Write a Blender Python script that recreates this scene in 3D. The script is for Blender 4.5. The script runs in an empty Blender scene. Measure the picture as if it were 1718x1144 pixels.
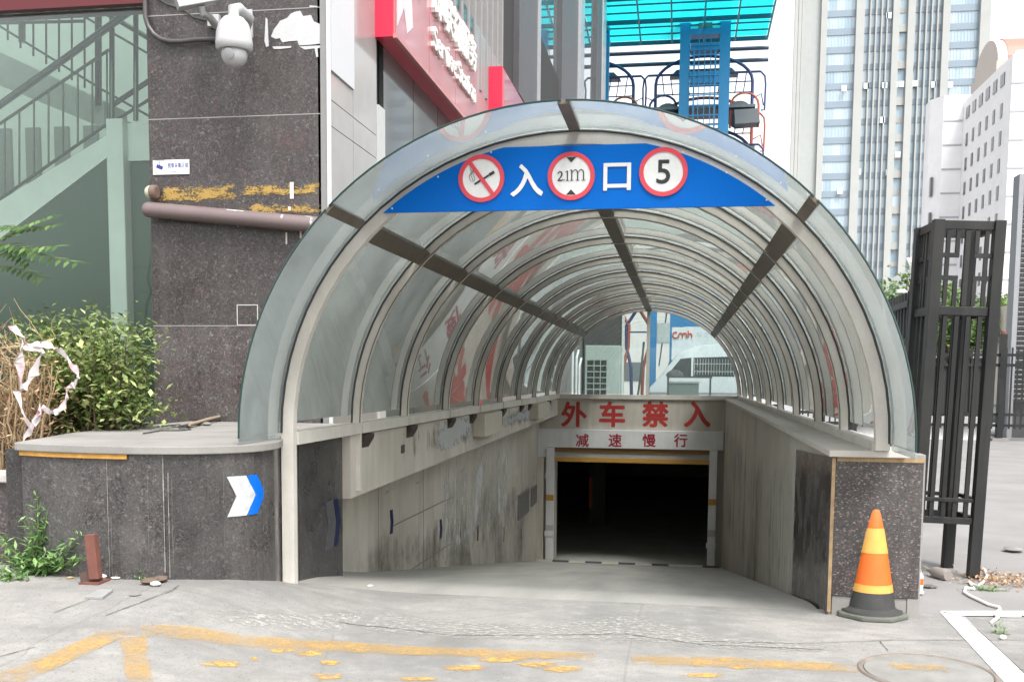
import bpy, bmesh, math, random
from mathutils import Vector, Matrix
R = math.radians
random.seed(7)
S = bpy.context.scene
COL = S.collection

# ------------------------------------------------------------------ camera, world, sun, exposure
EYE = 1.53
F, PIT, ROLL, YAW = 1700.0, R(5.0), R(0.47), R(9.3507)      # focal length in photo pixels (photo 1718 x 1144)
PCX, PCY = 859.0, 629.7 + F * math.tan(R(5.0))
CO = Vector((0, 0, EYE))
FWD = Vector((-math.sin(YAW) * math.cos(PIT), math.cos(YAW) * math.cos(PIT), -math.sin(PIT)))
_r = Vector((math.cos(YAW), math.sin(YAW), 0)); _u = _r.cross(FWD)
RGT = _r * math.cos(ROLL) + _u * math.sin(ROLL)
UPV = _u * math.cos(ROLL) - _r * math.sin(ROLL)
cd = bpy.data.cameras.new('camera'); cam = bpy.data.objects.new('camera', cd); COL.objects.link(cam)
cd.sensor_width = 36; cd.lens = 36 * F / 1718; cd.shift_y = (PCY - 572) / 1718
cd.clip_start = 0.05; cd.clip_end = 3000
cam.matrix_world = Matrix(((RGT.x, UPV.x, -FWD.x, 0), (RGT.y, UPV.y, -FWD.y, 0), (RGT.z, UPV.z, -FWD.z, EYE), (0, 0, 0, 1)))
S.camera = cam
SUN_EL, SUN_AZ = R(58), math.atan2(0.45, -0.75)             # azimuth measured from +Y towards +X
w = bpy.data.worlds.new('World'); S.world = w; w.use_nodes = True
nt = w.node_tree; bg = nt.nodes['Background']
sky = nt.nodes.new('ShaderNodeTexSky'); sky.sky_type = 'NISHITA'; sky.sun_disc = False
sky.sun_elevation = SUN_EL; sky.sun_rotation = SUN_AZ; sky.dust_density = 4.0; sky.air_density = 1.6; sky.ozone_density = 0.6
hsv = nt.nodes.new('ShaderNodeHueSaturation'); hsv.inputs['Saturation'].default_value = 0.16
nt.links.new(sky.outputs[0], hsv.inputs['Color']); nt.links.new(hsv.outputs[0], bg.inputs['Color'])
bg.inputs['Strength'].default_value = 0.15
sl = bpy.data.lights.new('sun', 'SUN'); sl.energy = 1.15; sl.angle = R(16); sl.color = (1, 0.965, 0.92)
so = bpy.data.objects.new('sun', sl); COL.objects.link(so)
sd = Vector((math.sin(SUN_AZ) * math.cos(SUN_EL), math.cos(SUN_AZ) * math.cos(SUN_EL), math.sin(SUN_EL)))
so.rotation_euler = sd.to_track_quat('Z', 'Y').to_euler(); so.location = sd * 60
S.view_settings.view_transform = 'Standard'; S.view_settings.look = 'None'; S.view_settings.gamma = 1
S.view_settings.exposure = 1.27
S.render.engine = 'CYCLES'
cy = S.cycles
cy.use_denoising = True
cy.max_bounces = 8; cy.diffuse_bounces = 4; cy.glossy_bounces = 4; cy.transmission_bounces = 4; cy.transparent_max_bounces = 40
cy.sample_clamp_indirect = 6; cy.caustics_reflective = False; cy.caustics_refractive = False

def at(px, py, Y=None, X=None, Z=None):
    """the point of the place seen at a photo pixel, on a plane of the place"""
    d = FWD * F + RGT * (px - PCX) - UPV * (py - PCY)
    t = Y / d.y if Y is not None else X / d.x if X is not None else (Z - EYE) / d.z
    return CO + d * t
def pj(p):
    d = Vector(p) - CO; z = d.dot(FWD)
    return PCX + F * d.dot(RGT) / z, PCY - F * d.dot(UPV) / z

# ------------------------------------------------------------------ materials
MC = {}
def nodes(name):
    m = bpy.data.materials.new(name); m.use_nodes = True
    n = m.node_tree; return m, n, n.nodes['Principled BSDF'], n.nodes['Material Output']
def N(n, t, **k):
    x = n.nodes.new(t)
    for a, b in k.items():
        if a in x.inputs: x.inputs[a].default_value = b
        else: setattr(x, a, b)
    return x
def coords(n, scale=(1, 1, 1)):
    c = n.nodes.new('ShaderNodeTexCoord'); mp = n.nodes.new('ShaderNodeMapping'); mp.inputs['Scale'].default_value = scale
    n.links.new(c.outputs['Object'], mp.inputs[0]); return mp.outputs[0]
def noise(n, vec, scale, detail=4, rough=.55, dist=0):
    x = N(n, 'ShaderNodeTexNoise', Scale=scale, Detail=detail, Roughness=rough, Distortion=dist); n.links.new(vec, x.inputs['Vector']); return x.outputs['Fac']
def ramp(n, fac, stops):
    r = n.nodes.new('ShaderNodeValToRGB'); e = r.color_ramp.elements
    while len(e) < len(stops): e.new(.5)
    for el, (p, c) in zip(e, stops):
        el.position = p; el.color = (c, c, c, 1) if isinstance(c, (int, float)) else (*c, 1)
    n.links.new(fac, r.inputs[0]); return r.outputs[0]
def mix(n, fac, a, b, mode='MIX'):
    m = n.nodes.new('ShaderNodeMix'); m.data_type = 'RGBA'; m.blend_type = mode
    for q, v in ((0, fac), (6, a), (7, b)):
        s = m.inputs[q]
        if isinstance(v, (int, float)): s.default_value = v if q == 0 else (v, v, v, 1)
        elif isinstance(v, tuple): s.default_value = (*v, 1)
        else: n.links.new(v, s)
    return m.outputs[2]
def bump(n, b, h, strength, dist=.01):
    x = N(n, 'ShaderNodeBump', Strength=strength, Distance=dist); n.links.new(h, x.inputs['Height']); n.links.new(x.outputs[0], b.inputs['Normal'])
def tint(c, k): return tuple(min(1, v * k) for v in c)
def mat(name, c, rough=.6, var=.18, scale=5, metal=0, bmp=.0, streak=0, spec=.5, dirt=None, fine=60):
    """weathered surface: base colour with broad and fine variation, optional vertical streaks of dirt"""
    if name in MC: return MC[name]
    m, n, b, o = nodes(name); v = coords(n)
    f1 = noise(n, v, scale, 5); f2 = noise(n, v, fine, 3)
    col = mix(n, ramp(n, f1, [(.3, 0.), (.7, 1.)]), tint(c, 1 - var), tint(c, 1 + var * .6))
    col = mix(n, .35 if var else 0., col, mix(n, f2, tint(c, .75), tint(c, 1.25)), 'MIX')
    if streak:
        vs = coords(n, (2.6, 2.6, .22)); f3 = noise(n, vs, 1.7, 7, .7, .4); f4 = noise(n, v, .8, 3)
        col = mix(n, ramp(n, mix(n, .45, f3, f4), [(.42, 0.), (.68, streak)]), col, dirt or tint(c, .35))
    n.links.new(col, b.inputs['Base Color'])
    b.inputs['Roughness'].default_value = rough; b.inputs['Metallic'].default_value = metal; b.inputs['Specular IOR Level'].default_value = spec
    if bmp: bump(n, b, noise(n, v, fine * .6, 6, .7), bmp)
    MC[name] = m; return m
def plain(name, c, rough=.5, metal=0, spec=.5):
    return mat(name, c, rough, .08, 8, metal, 0, 0, spec)
def granite(name, base=(.055, .049, .049), rough=.22, sc=1.0, lo=.42, red=.55, fleck=.9, flake=0):
    m, n, b, o = nodes(name); v = coords(n)
    vor = N(n, 'ShaderNodeTexVoronoi', Scale=55 * sc, feature='F1'); n.links.new(v, vor.inputs['Vector'])
    f = noise(n, v, 95 * sc, 4, .7); g = noise(n, v, 34 * sc, 5, .65, 1.2); h = noise(n, v, 3.2, 3)
    col = mix(n, ramp(n, f, [(lo, 0.), (.66, 1.)]), tint(base, .55), tint(base, 2.1))
    col = mix(n, ramp(n, g, [(.55, 0.), (.63, fleck)]), col, (.22, .205, .20))
    sep = n.nodes.new('ShaderNodeSeparateColor'); n.links.new(vor.outputs['Color'], sep.inputs[0])
    col = mix(n, ramp(n, sep.outputs[0], [(.86, 0.), (.9, red)]), col, (.13, .068, .062))
    col = mix(n, ramp(n, sep.outputs[1], [(.9, 0.), (.94, .6)]), col, (.015, .014, .014))
    col = mix(n, ramp(n, h, [(.35, 0.), (.75, .25)]), col, (.15, .142, .14))
    vs = coords(n, (1.5, 1.5, .15)); col = mix(n, ramp(n, noise(n, vs, 2.5, 6, .7), [(.5, 0.), (.75, .35)]), col, (.17, .16, .15))
    if flake:
        vv = coords(n, (1.0, 1.0, 1.7)); dv_ = N(n, 'ShaderNodeTexNoise', Scale=60, Detail=3); n.links.new(vv, dv_.inputs['Vector']); v2 = mix(n, .025, vv, dv_.outputs['Color'])
        for sc2, th, cc_ in ((46, .66, (.21, .195, .185)), (80, .55, (.14, .125, .12)), (28, .8, (.13, .085, .075))):
            vo = N(n, 'ShaderNodeTexVoronoi', Scale=sc2); n.links.new(v2, vo.inputs['Vector']); sp_ = n.nodes.new('ShaderNodeSeparateColor'); n.links.new(vo.outputs['Color'], sp_.inputs[0])
            mk_ = mix(n, 1.0, ramp(n, vo.outputs['Distance'], [(.2, 1.), (.42, 0.)]), ramp(n, sp_.outputs[2], [(th, 0.), (th + .03, 1.)]), 'MULTIPLY'); col = mix(n, mk_, col, cc_)
    oi = n.nodes.new('ShaderNodeObjectInfo'); col = mix(n, 1.0, col, ramp(n, oi.outputs['Random'], [(0., .72), (1., 1.22)]), 'MULTIPLY')
    n.links.new(col, b.inputs['Base Color']); b.inputs['Roughness'].default_value = rough
    n.links.new(ramp(n, h, [(.3, rough), (.75, rough + .3)]), b.inputs['Roughness'])
    return m
def glass(name, tintc=(.86, .93, .90), dust=.10, dustc=(.5, .53, .5), refl=1.0, streak=True):
    """thin pane: see-through with tint, mirror sheen by angle, a film of dust"""
    m, n, b, o = nodes(name); n.nodes.remove(b)
    t = N(n, 'ShaderNodeBsdfTransparent', Color=(*tintc, 1)); g = N(n, 'ShaderNodeBsdfGlossy', Roughness=.015, Color=(1, 1, 1, 1))
    fr = N(n, 'ShaderNodeFresnel', IOR=1.5); mm = N(n, 'ShaderNodeMath', operation='MULTIPLY'); n.links.new(fr.outputs[0], mm.inputs[0]); mm.inputs[1].default_value = refl
    a = n.nodes.new('ShaderNodeMixShader'); n.links.new(mm.outputs[0], a.inputs[0]); n.links.new(t.outputs[0], a.inputs[1]); n.links.new(g.outputs[0], a.inputs[2])
    d = N(n, 'ShaderNodeBsdfDiffuse', Color=(*dustc, 1)); tl = N(n, 'ShaderNodeBsdfTranslucent', Color=(*dustc, 1))
    dd = N(n, 'ShaderNodeMixShader', Fac=.5); n.links.new(d.outputs[0], dd.inputs[1]); n.links.new(tl.outputs[0], dd.inputs[2])
    v = coords(n, (1, 1, .5)); f = noise(n, v, 2.3, 6, .65)
    z = n.nodes.new('ShaderNodeMixShader'); n.links.new(ramp(n, f, [(.3, dust * .55), (.75, dust * 1.6)]), z.inputs[0])
    n.links.new(a.outputs[0], z.inputs[1]); n.links.new(dd.outputs[0], z.inputs[2]); n.links.new(z.outputs[0], o.inputs[0])
    return m
def mirrorwall(name, c, fac=.3, rough=.04, var=.2):
    """polished panel: coloured body under a strong sheen"""
    m, n, b, o = nodes(name); v = coords(n); f = noise(n, v, 3, 4)
    n.links.new(mix(n, f, tint(c, 1 - var), tint(c, 1 + var)), b.inputs['Base Color']); b.inputs['Roughness'].default_value = .35
    g = N(n, 'ShaderNodeBsdfGlossy', Roughness=rough, Color=(.9, .92, .92, 1)); lw = N(n, 'ShaderNodeLayerWeight', Blend=.35)
    r = n.nodes.new('ShaderNodeMapRange'); n.links.new(lw.outputs['Fresnel'], r.inputs[0]); r.inputs[3].default_value = fac * .5; r.inputs[4].default_value = min(1, fac * 1.7)
    x = n.nodes.new('ShaderNodeMixShader'); n.links.new(r.outputs[0], x.inputs[0]); n.links.new(b.outputs[0], x.inputs[1]); n.links.new(g.outputs[0], x.inputs[2]); n.links.new(x.outputs[0], o.inputs[0])
    return m
def worn(name, c, scale=6, lo=.45, hi=.5, rough=.7, stretch=(1, 1, 1), c2=None, fine=0.35, edge=.16):
    """paint or glue that has partly worn away: the surface below shows through the gaps"""
    m, n, b, o = nodes(name); v = coords(n, stretch)
    f = noise(n, v, scale, 8, .68); f2 = noise(n, v, scale * 7, 5, .7)
    k = N(n, 'ShaderNodeMix'); k.inputs[0].default_value = fine; n.links.new(f, k.inputs[2]); n.links.new(f2, k.inputs[3])
    n.links.new(mix(n, f2, tint(c, .72), c2 or tint(c, 1.2)), b.inputs['Base Color']); b.inputs['Roughness'].default_value = rough
    t = n.nodes.new('ShaderNodeBsdfTransparent'); x = n.nodes.new('ShaderNodeMixShader')
    at_ = N(n, 'ShaderNodeAttribute', attribute_name='edge_fade'); ma = N(n, 'ShaderNodeMath', operation='MULTIPLY_ADD'); n.links.new(at_.outputs['Fac'], ma.inputs[0]); ma.inputs[1].default_value = edge; ma.inputs[2].default_value = -edge
    sm_ = N(n, 'ShaderNodeMath', operation='ADD'); n.links.new(ma.outputs[0], sm_.inputs[0]); n.links.new(k.outputs[0], sm_.inputs[1])
    n.links.new(ramp(n, sm_.outputs[0], [(lo, 0.), (hi, 1.)]), x.inputs[0]); n.links.new(t.outputs[0], x.inputs[1]); n.links.new(b.outputs[0], x.inputs[2]); n.links.new(x.outputs[0], o.inputs[0])
    return m
def leafmat(name, c, c2):
    m, n, b, o = nodes(name)
    oi = n.nodes.new('ShaderNodeNewGeometry'); r = ramp(n, oi.outputs['Random Per Island'], [(0., tint(c, .55)), (.5, c), (.85, c2), (1., tint(c2, 1.3))])
    n.links.new(r, b.inputs['Base Color']); b.inputs['Roughness'].default_value = .5
    tl = n.nodes.new('ShaderNodeBsdfTranslucent'); n.links.new(r, tl.inputs[0]); x = N(n, 'ShaderNodeMixShader', Fac=.3)
    n.links.new(b.outputs[0], x.inputs[1]); n.links.new(tl.outputs[0], x.inputs[2]); n.links.new(x.outputs[0], o.inputs[0]); return m

# ------------------------------------------------------------------ mesh helpers
WL = {}
def wloc(o): return WL.get(o, Vector((0, 0, 0)))
def props(o, label=None, cat=None, group=None, kind=None):
    for k, v in (('label', label), ('category', cat), ('group', group), ('kind', kind)):
        if v: o[k] = v
    return o
def thing(name, label, cat, loc=(0, 0, 0), group=None):
    o = bpy.data.objects.new(name, None); COL.objects.link(o); o.location = loc; o.empty_display_size = .1
    WL[o] = Vector(loc); return props(o, label, cat, group)
class MB:
    def __init__(s): s.v = []; s.f = []; s.fade = {}
    def add(s, vs, fs):
        k = len(s.v); s.v += [tuple(v) for v in vs]; s.f += [tuple(i + k for i in f) for f in fs]; return s
    def box(s, a, b):
        (x0, y0, z0), (x1, y1, z1) = a, b
        return s.add([(x, y, z) for x in (x0, x1) for y in (y0, y1) for z in (z0, z1)],
                     [(0, 1, 3, 2), (4, 6, 7, 5), (0, 4, 5, 1), (2, 3, 7, 6), (0, 2, 6, 4), (1, 5, 7, 3)])
    def bar(s, p, q, w, h, up=(0, 0, 1)):
        p, q = Vector(p), Vector(q); d = (q - p).normalized(); u = Vector(up); sd = d.cross(u)
        if sd.length < 1e-4: sd = d.cross(Vector((0, 1, 0)))
        sd.normalize(); u = sd.cross(d)
        vs = [e + sd * (i * w / 2) + u * (j * h / 2) for e in (p, q) for i, j in ((-1, -1), (1, -1), (1, 1), (-1, 1))]
        return s.add(vs, [(3, 2, 1, 0), (4, 5, 6, 7)] + [(i, (i + 1) % 4, 4 + (i + 1) % 4, 4 + i) for i in range(4)])
    def tube(s, pts, r, n=8, cap=True):
        pts = [Vector(p) for p in pts]; rr = r if isinstance(r, (list, tuple)) else [r] * len(pts); k = len(s.v); ref = None
        for i, p in enumerate(pts):
            d = (pts[min(i + 1, len(pts) - 1)] - pts[max(i - 1, 0)]).normalized()
            if ref is None: ref = d.orthogonal().normalized()
            ref = (ref - d * ref.dot(d)); ref = ref.normalized() if ref.length > 1e-5 else d.orthogonal().normalized(); b = d.cross(ref)
            for j in range(n):
                a = 2 * math.pi * j / n; s.v.append(tuple(p + (ref * math.cos(a) + b * math.sin(a)) * rr[i]))
        for i in range(len(pts) - 1):
            for j in range(n):
                s.f.append((k + i * n + j, k + i * n + (j + 1) % n, k + (i + 1) * n + (j + 1) % n, k + (i + 1) * n + j))
        if cap: s.f.append(tuple(k + j for j in reversed(range(n)))); s.f.append(tuple(k + (len(pts) - 1) * n + j for j in range(n)))
        return s
    def lathe(s, c, prof, n=24, axis=None):
        c = Vector(c); ax = Vector(axis or (0, 0, 1)).normalized(); a = ax.orthogonal().normalized(); b = ax.cross(a); k = len(s.v)
        for r, z in prof:
            for j in range(n):
                t = 2 * math.pi * j / n; s.v.append(tuple(c + ax * z + (a * math.cos(t) + b * math.sin(t)) * max(r, 1e-4)))
        for i in range(len(prof) - 1):
            for j in range(n): s.f.append((k + i * n + j, k + i * n + (j + 1) % n, k + (i + 1) * n + (j + 1) % n, k + (i + 1) * n + j))
        s.f.append(tuple(k + j for j in reversed(range(n)))); s.f.append(tuple(k + (len(prof) - 1) * n + j for j in range(n))); return s
    def prism(s, pts, d):
        """polygon pts (in order) pushed by vector d"""
        n = len(pts); d = Vector(d); vs = [Vector(p) for p in pts] + [Vector(p) + d for p in pts]
        return s.add(vs, [tuple(range(n)), tuple(reversed(range(n, 2 * n)))] + [(i, i + n, (i + 1) % n + n, (i + 1) % n) for i in range(n)])
    def grid(s, fn, nu, nv, radial=False):
        k = len(s.v)
        for i in range(nu + 1):
            for j in range(nv + 1): s.fade[len(s.v)] = max(0, min(1, 1.7 * (1 - math.hypot(2 * i / nu - 1, 2 * j / nv - 1)))) if radial else min(1, 4 * min(j / nv, 1 - j / nv), 6 * min(i / nu, 1 - i / nu)); s.v.append(tuple(fn(i / nu, j / nv)))
        for i in range(nu):
            for j in range(nv): a = k + i * (nv + 1) + j; s.f.append((a, a + nv + 1, a + nv + 2, a + 1))
        return s
    def shell(s, fn, nu, nv):
        """closed curved slab: fn(u, v, side) with side 0 / 1"""
        a = len(s.v); s.grid(lambda u, v: fn(u, v, 0), nu, nv); b = len(s.v); s.grid(lambda u, v: fn(u, v, 1), nu, nv)
        i0 = lambda i, j: i * (nv + 1) + j
        ed = [(i0(i, 0), i0(i + 1, 0)) for i in range(nu)] + [(i0(nu, j), i0(nu, j + 1)) for j in range(nv)] + \
             [(i0(i + 1, nv), i0(i, nv)) for i in reversed(range(nu))] + [(i0(0, j + 1), i0(0, j)) for j in reversed(range(nv))]
        for p, q in ed: s.f.append((a + p, a + q, b + q, b + p))
        return s
    def build(s, name, m, parent=None, smooth=False, bevel=0, fix=True):
        off = wloc(parent) if parent else Vector((0, 0, 0))
        me = bpy.data.meshes.new(name); me.from_pydata([(x - off.x, y - off.y, z - off.z) for x, y, z in s.v], [], s.f)
        if fix or bevel:
            bm = bmesh.new(); bm.from_mesh(me)
            if bevel:
                bmesh.ops.remove_doubles(bm, verts=bm.verts, dist=1e-5)
                bmesh.ops.bevel(bm, geom=[e for e in bm.edges if len(e.link_faces) == 2 and e.calc_face_angle(0) > .5], offset=bevel, segments=2, affect='EDGES', profile=.5)
            bmesh.ops.recalc_face_normals(bm, faces=bm.faces); bm.to_mesh(me); bm.free()
        if s.fade and not bevel:
            at_ = me.attributes.new('edge_fade', 'FLOAT', 'POINT')
            for i, q in s.fade.items(): at_.data[i].value = q
        me.materials.append(m)
        if smooth:
            for p in me.polygons: p.use_smooth = True
            me.set_sharp_from_angle(angle=R(40))
        o = bpy.data.objects.new(name, me); COL.objects.link(o)
        if parent: o.parent = parent; WL[o] = Vector(off)
        return o
def struct(o): o['kind'] = 'structure'; return o
def stuff(o): o['kind'] = 'stuff'; return o
def lead(name, mb, m, label, cat, group=None, **k):
    """a thing that is one mesh"""
    return props(mb.build(name, m, **k), label, cat, group)
def copytree(o, parent=None):
    c = o.copy(); COL.objects.link(c)
    if parent: c.parent = parent
    for ch in list(o.children): copytree(ch, c)
    return c
DG = None
def text(s, name, c, xd, up, h, m, parent, depth=.004, bold=0, wide=None):
    """lettering as a mesh: centred on c, height h along up"""
    cu = bpy.data.curves.new(name, 'FONT'); cu.body = s; cu.size = 1;  cu.fill_mode = 'FRONT'; cu.resolution_u = 5
    t = bpy.data.objects.new(name, cu); COL.objects.link(t); dg = bpy.context.evaluated_depsgraph_get(); dg.update()
    me = bpy.data.meshes.new_from_object(t.evaluated_get(dg)); bpy.data.objects.remove(t); bpy.data.curves.remove(cu)
    vs = [v.co.copy() for v in me.vertices]; fs = [tuple(p.vertices) for p in me.polygons]; bpy.data.meshes.remove(me)
    if not vs: return None
    x0, x1 = min(v.x for v in vs), max(v.x for v in vs); y0, y1 = min(v.y for v in vs), max(v.y for v in vs)
    ky = h / (y1 - y0); kx = wide / (x1 - x0) if wide else ky
    xd = Vector(xd).normalized(); up = Vector(up).normalized(); nn = xd.cross(up); c = Vector(c)
    b = MB(); f = lambda v, d: c + xd * ((v.x - (x0 + x1) / 2) * kx) + up * ((v.y - (y0 + y1) / 2) * ky) + nn * d
    sh = [(0, 0)] if not bold else [(0, 0)] + [(math.cos(q * math.pi / 4) * bold * ky, math.sin(q * math.pi / 4) * bold * ky) for q in range(8)]
    for q, (sx, sy) in enumerate(sh): b.add([f(v, depth - q * .00012) + xd * sx + up * sy for v in vs], fs)
    nb_ = len(sh) * len(vs)
    # side walls so that the letters have a thickness
    cnt = {}
    for fc in fs:
        for i in range(len(fc)):
            e = (fc[i], fc[(i + 1) % len(fc)]); k = tuple(sorted(e)); cnt[k] = None if k in cnt else e
    bd = [e for e in cnt.values() if e]; n = nb_; b.v += [tuple(f(v, 0)) for v in vs]; b.f += [(q, p, p + n, q + n) for p, q in bd]
    if bold and depth > .01:
        for sx, sy in sh[1:]:
            k2 = len(b.v); b.v += [tuple(f(v, depth - .001) + xd * sx + up * sy) for v in vs] + [tuple(f(v, 0) + xd * sx + up * sy) for v in vs]; b.f += [(k2 + q, k2 + p, k2 + p + len(vs), k2 + q + len(vs)) for p, q in bd]
    return b.build(name, m, parent, fix=False)
def sstep(a, b, x):
    t = max(0, min(1, (x - a) / (b - a))); return t * t * (3 - 2 * t)
def lerp(a, b, t): return a + (b - a) * t

# ------------------------------------------------------------------ ground heights
def rampz(y):
    t = y - 6.4
    return 0 if t < 0 else (-.17 * t * t / 2.4 if t < 1.2 else -.17 * (t - .6))
def lift(x, y):
    l = .25 * sstep(1.75, 3.0, -x) * (.3 + .7 * sstep(4.0, 5.7, y))
    if y > 5.95: l *= 1 - .85 * sstep(5.95, 7.0, y) * (1 if x > -2.9 else sstep(3.4, 2.9, -x))
    return l
def H(x, y):
    inr = -3.4 < x < 1.0
    return lift(x, y) + (rampz(y) if inr else 0)

# shared materials
concrete_g = None
def ground_mat():
    m, n, b, o = nodes('pale worn concrete'); v = coords(n)
    f = noise(n, v, .9, 6, .6); g = noise(n, v, 7, 6, .7); h = noise(n, v, 90, 4, .7); vs = coords(n, (1.0, 2.6, 1)); st = noise(n, vs, 2.6, 8, .74)
    c = mix(n, ramp(n, f, [(.36, 0.), (.62, 1.)]), (.205, .201, .193), (.315, .302, .283))
    c = mix(n, ramp(n, st, [(.44, 0.), (.62, .6)]), c, (.185, .184, .18))
    c = mix(n, ramp(n, g, [(.5, 0.), (.72, .5)]), c, (.39, .38, .36))
    c = mix(n, ramp(n, h, [(.32, .6), (.5, 0.)]), c, (.14, .14, .14))
    vc = N(n, 'ShaderNodeTexVoronoi', Scale=.55, feature='DISTANCE_TO_EDGE'); n.links.new(mix(n, .22, v, N(n, 'ShaderNodeTexNoise', Scale=3, Detail=5).outputs['Color']), vc.inputs['Vector'])
    c = mix(n, ramp(n, vc.outputs['Distance'], [(.0, .4), (.003, 0.)]), c, (.13, .12, .11))
    f5 = noise(n, v, .55, 5, .6, .8); c = mix(n, ramp(n, f5, [(.5, 0.), (.68, .6)]), c, (.15, .144, .136))
    sp_ = N(n, 'ShaderNodeTexVoronoi', Scale=26); n.links.new(v, sp_.inputs['Vector']); c = mix(n, ramp(n, sp_.outputs['Distance'], [(.08, .75), (.16, 0.)]), c, (.09, .086, .08))
    n.links.new(c, b.inputs['Base Color']); b.inputs['Roughness'].default_value = .85
    bump(n, b, mix(n, .5, h, g), .6, .008); return m
def ramp_mat():
    m, n, b, o = nodes('worn ramp concrete'); v = coords(n); vs = coords(n, (1.6, .22, 1)); f = noise(n, vs, 1.5, 6, .6); g = noise(n, v, 40, 5, .7); h = noise(n, v, 1.1, 4)
    c = mix(n, ramp(n, f, [(.35, 0.), (.7, 1.)]), (.37, .36, .335), (.245, .24, .226))
    c = mix(n, ramp(n, g, [(.35, .3), (.6, 0.)]), c, (.2, .195, .185)); c = mix(n, ramp(n, h, [(.5, 0.), (.75, .4)]), c, (.34, .33, .305))
    n.links.new(c, b.inputs['Base Color']); b.inputs['Roughness'].default_value = .7; bump(n, b, g, .2, .005); return m
GM = ground_mat(); RM = ramp_mat()
asphalt = mat('grey asphalt', (.235, .228, .225), .9, .25, 1.2, bmp=.3, fine=80)
conc = mat('stained wall concrete', (.58, .54, .475), .8, .25, 1.1, streak=.7, dirt=(.27, .24, .20), bmp=.12)
conc_r = mat('grey streaked plaster', (.40, .375, .32), .75, .35, 1.1, streak=.8, dirt=(.46, .44, .39), bmp=.1)
band_m = mat('pale beam concrete', (.60, .56, .50), .8, .14, 2.0, streak=.6, dirt=(.27, .235, .19), bmp=.08)
capm = mat('grey coping stone', (.27, .26, .245), .75, .3, 2.5, bmp=.15)
gran = granite('dark polished granite', (.040, .038, .038), .2, 1.25, .40, red=.12, fleck=.45)
gran_p = granite('brown pillar granite', (.044, .037, .037), .3, 1.1, .42, red=.5, fleck=.7)
gran_s = granite('speckled end granite', (.032, .027, .026), .3, .75, .5, red=0.1, fleck=.0, flake=1)
alu = mat('weathered beige aluminium', (.68, .655, .60), .45, .14, 5, .05, streak=.4, dirt=(.36, .31, .24))
alu_d = mat('dirty brown aluminium', (.14, .118, .09), .5, .3, 8, .2)
rubber = plain('black glazing seal', (.03, .032, .032), .6)
white_p = mat('white painted steel', (.74, .75, .76), .4, .1, 5, streak=.3, dirt=(.38, .36, .32))
black_p = mat('black painted iron', (.014, .015, .016), .5, .3, 9, spec=.3, streak=.3, dirt=(.10, .095, .085))
paper = mat('white paper remains', (.47, .47, .48), .7, .06, 9)
redtxt = plain('red stencil paint', (.42, .035, .03), .6)
gl_can = glass('dusty canopy glass', (.975, .99, .983), .185, (.88, .95, .91), 1.9)
gl_front = glass('canopy overhang glass', (.955, .978, .978), .17, (.82, .90, .89), 1.5)

# pavement: the forecourt sheet and level ground round the ramp
def gridxy(xs, ys, fn, mb=None):
    mb = mb or MB(); k = len(mb.v); ny = len(ys)
    mb.v += [(x, y, fn(x, y)) for x in xs for y in ys]
    for i in range(len(xs) - 1):
        for j in range(ny - 1): a = k + i * ny + j; mb.f.append((a, a + ny, a + ny + 1, a + 1))
    return mb
xs = [-60, -30, -15, -9, -7] + [-6 + .2 * i for i in range(46)] + [3.5, 4, 5, 7, 10, 20, 60]
ys = [-30, -10, -3, 0, 1.5, 2.5, 3.2] + [3.6 + .15 * i for i in range(23)]
gb = gridxy(xs, ys, lambda x, y: lift(x, y) + (rampz(y) if -3.0 < x < 1.0 else 0))
struct(gb.build('pavement', GM, smooth=True))
rb = gridxy([-3.15 + .1 * i for i in range(42)], [ys[-1] + .22 * i for i in range(82)], lambda x, y: lift(x, y) * (1 - sstep(7, 10, y)) + rampz(y))
struct(rb.build('ramp', RM, smooth=True))
YE = ys[-1]
ab = MB(); ab.add([(1.05, YE, -.002), (70, YE, -.002), (70, 600, -.002), (1.05, 600, -.002)], [(0, 1, 2, 3)])
ab.add([(-400, 26, -.002), (1.05, 26, -.002), (1.05, 600, -.002), (-400, 600, -.002)], [(0, 1, 2, 3)])
ab.add([(70, -200, -.002), (400, -200, -.002), (400, 600, -.002), (70, 600, -.002)], [(0, 1, 2, 3)])
struct(ab.build('asphalt_ground', asphalt))

# ------------------------------------------------------------------ worn markings and details of the ground
yel = worn('worn yellow road paint', (.52, .325, .10), 6, .30, .72, .75, (1, 1, 1), edge=.12)
yel_l = worn('very worn yellow paint', (.54, .33, .09), 20, .40, .54, .75, (1, 1.3, 1), edge=.26)
whp = worn('worn white road paint', (.70, .685, .69), 4, .25, .42, .75, edge=.05)
crum = worn('crumbled pale mortar', (.36, .35, .33), 22, .44, .56, .9, (1, 1.8, 1), edge=.2)
def gp(px, py):
    p = at(px, py, Z=0)
    for _ in range(6): p = at(px, py, Z=H(p.x, p.y))
    return p
def decal(mb, quad, n=14, m=4, dz=.004, radial=False):
    """a painted patch laid on the pavement: four photo corners"""
    a, b, c, d = [gp(*q) for q in quad]
    def fn(u, v):
        p = (a * (1 - u) + b * u) * (1 - v) + (d * (1 - u) + c * u) * v
        return (p.x, p.y, H(p.x, p.y) + dz)
    return mb.grid(fn, n, m, radial)
ym = MB()
decal(ym, [(166, 1062), (240, 1062), (40, 1144), (-45, 1144)])
struct(ym.build('yellow_road_marking', yel))
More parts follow.
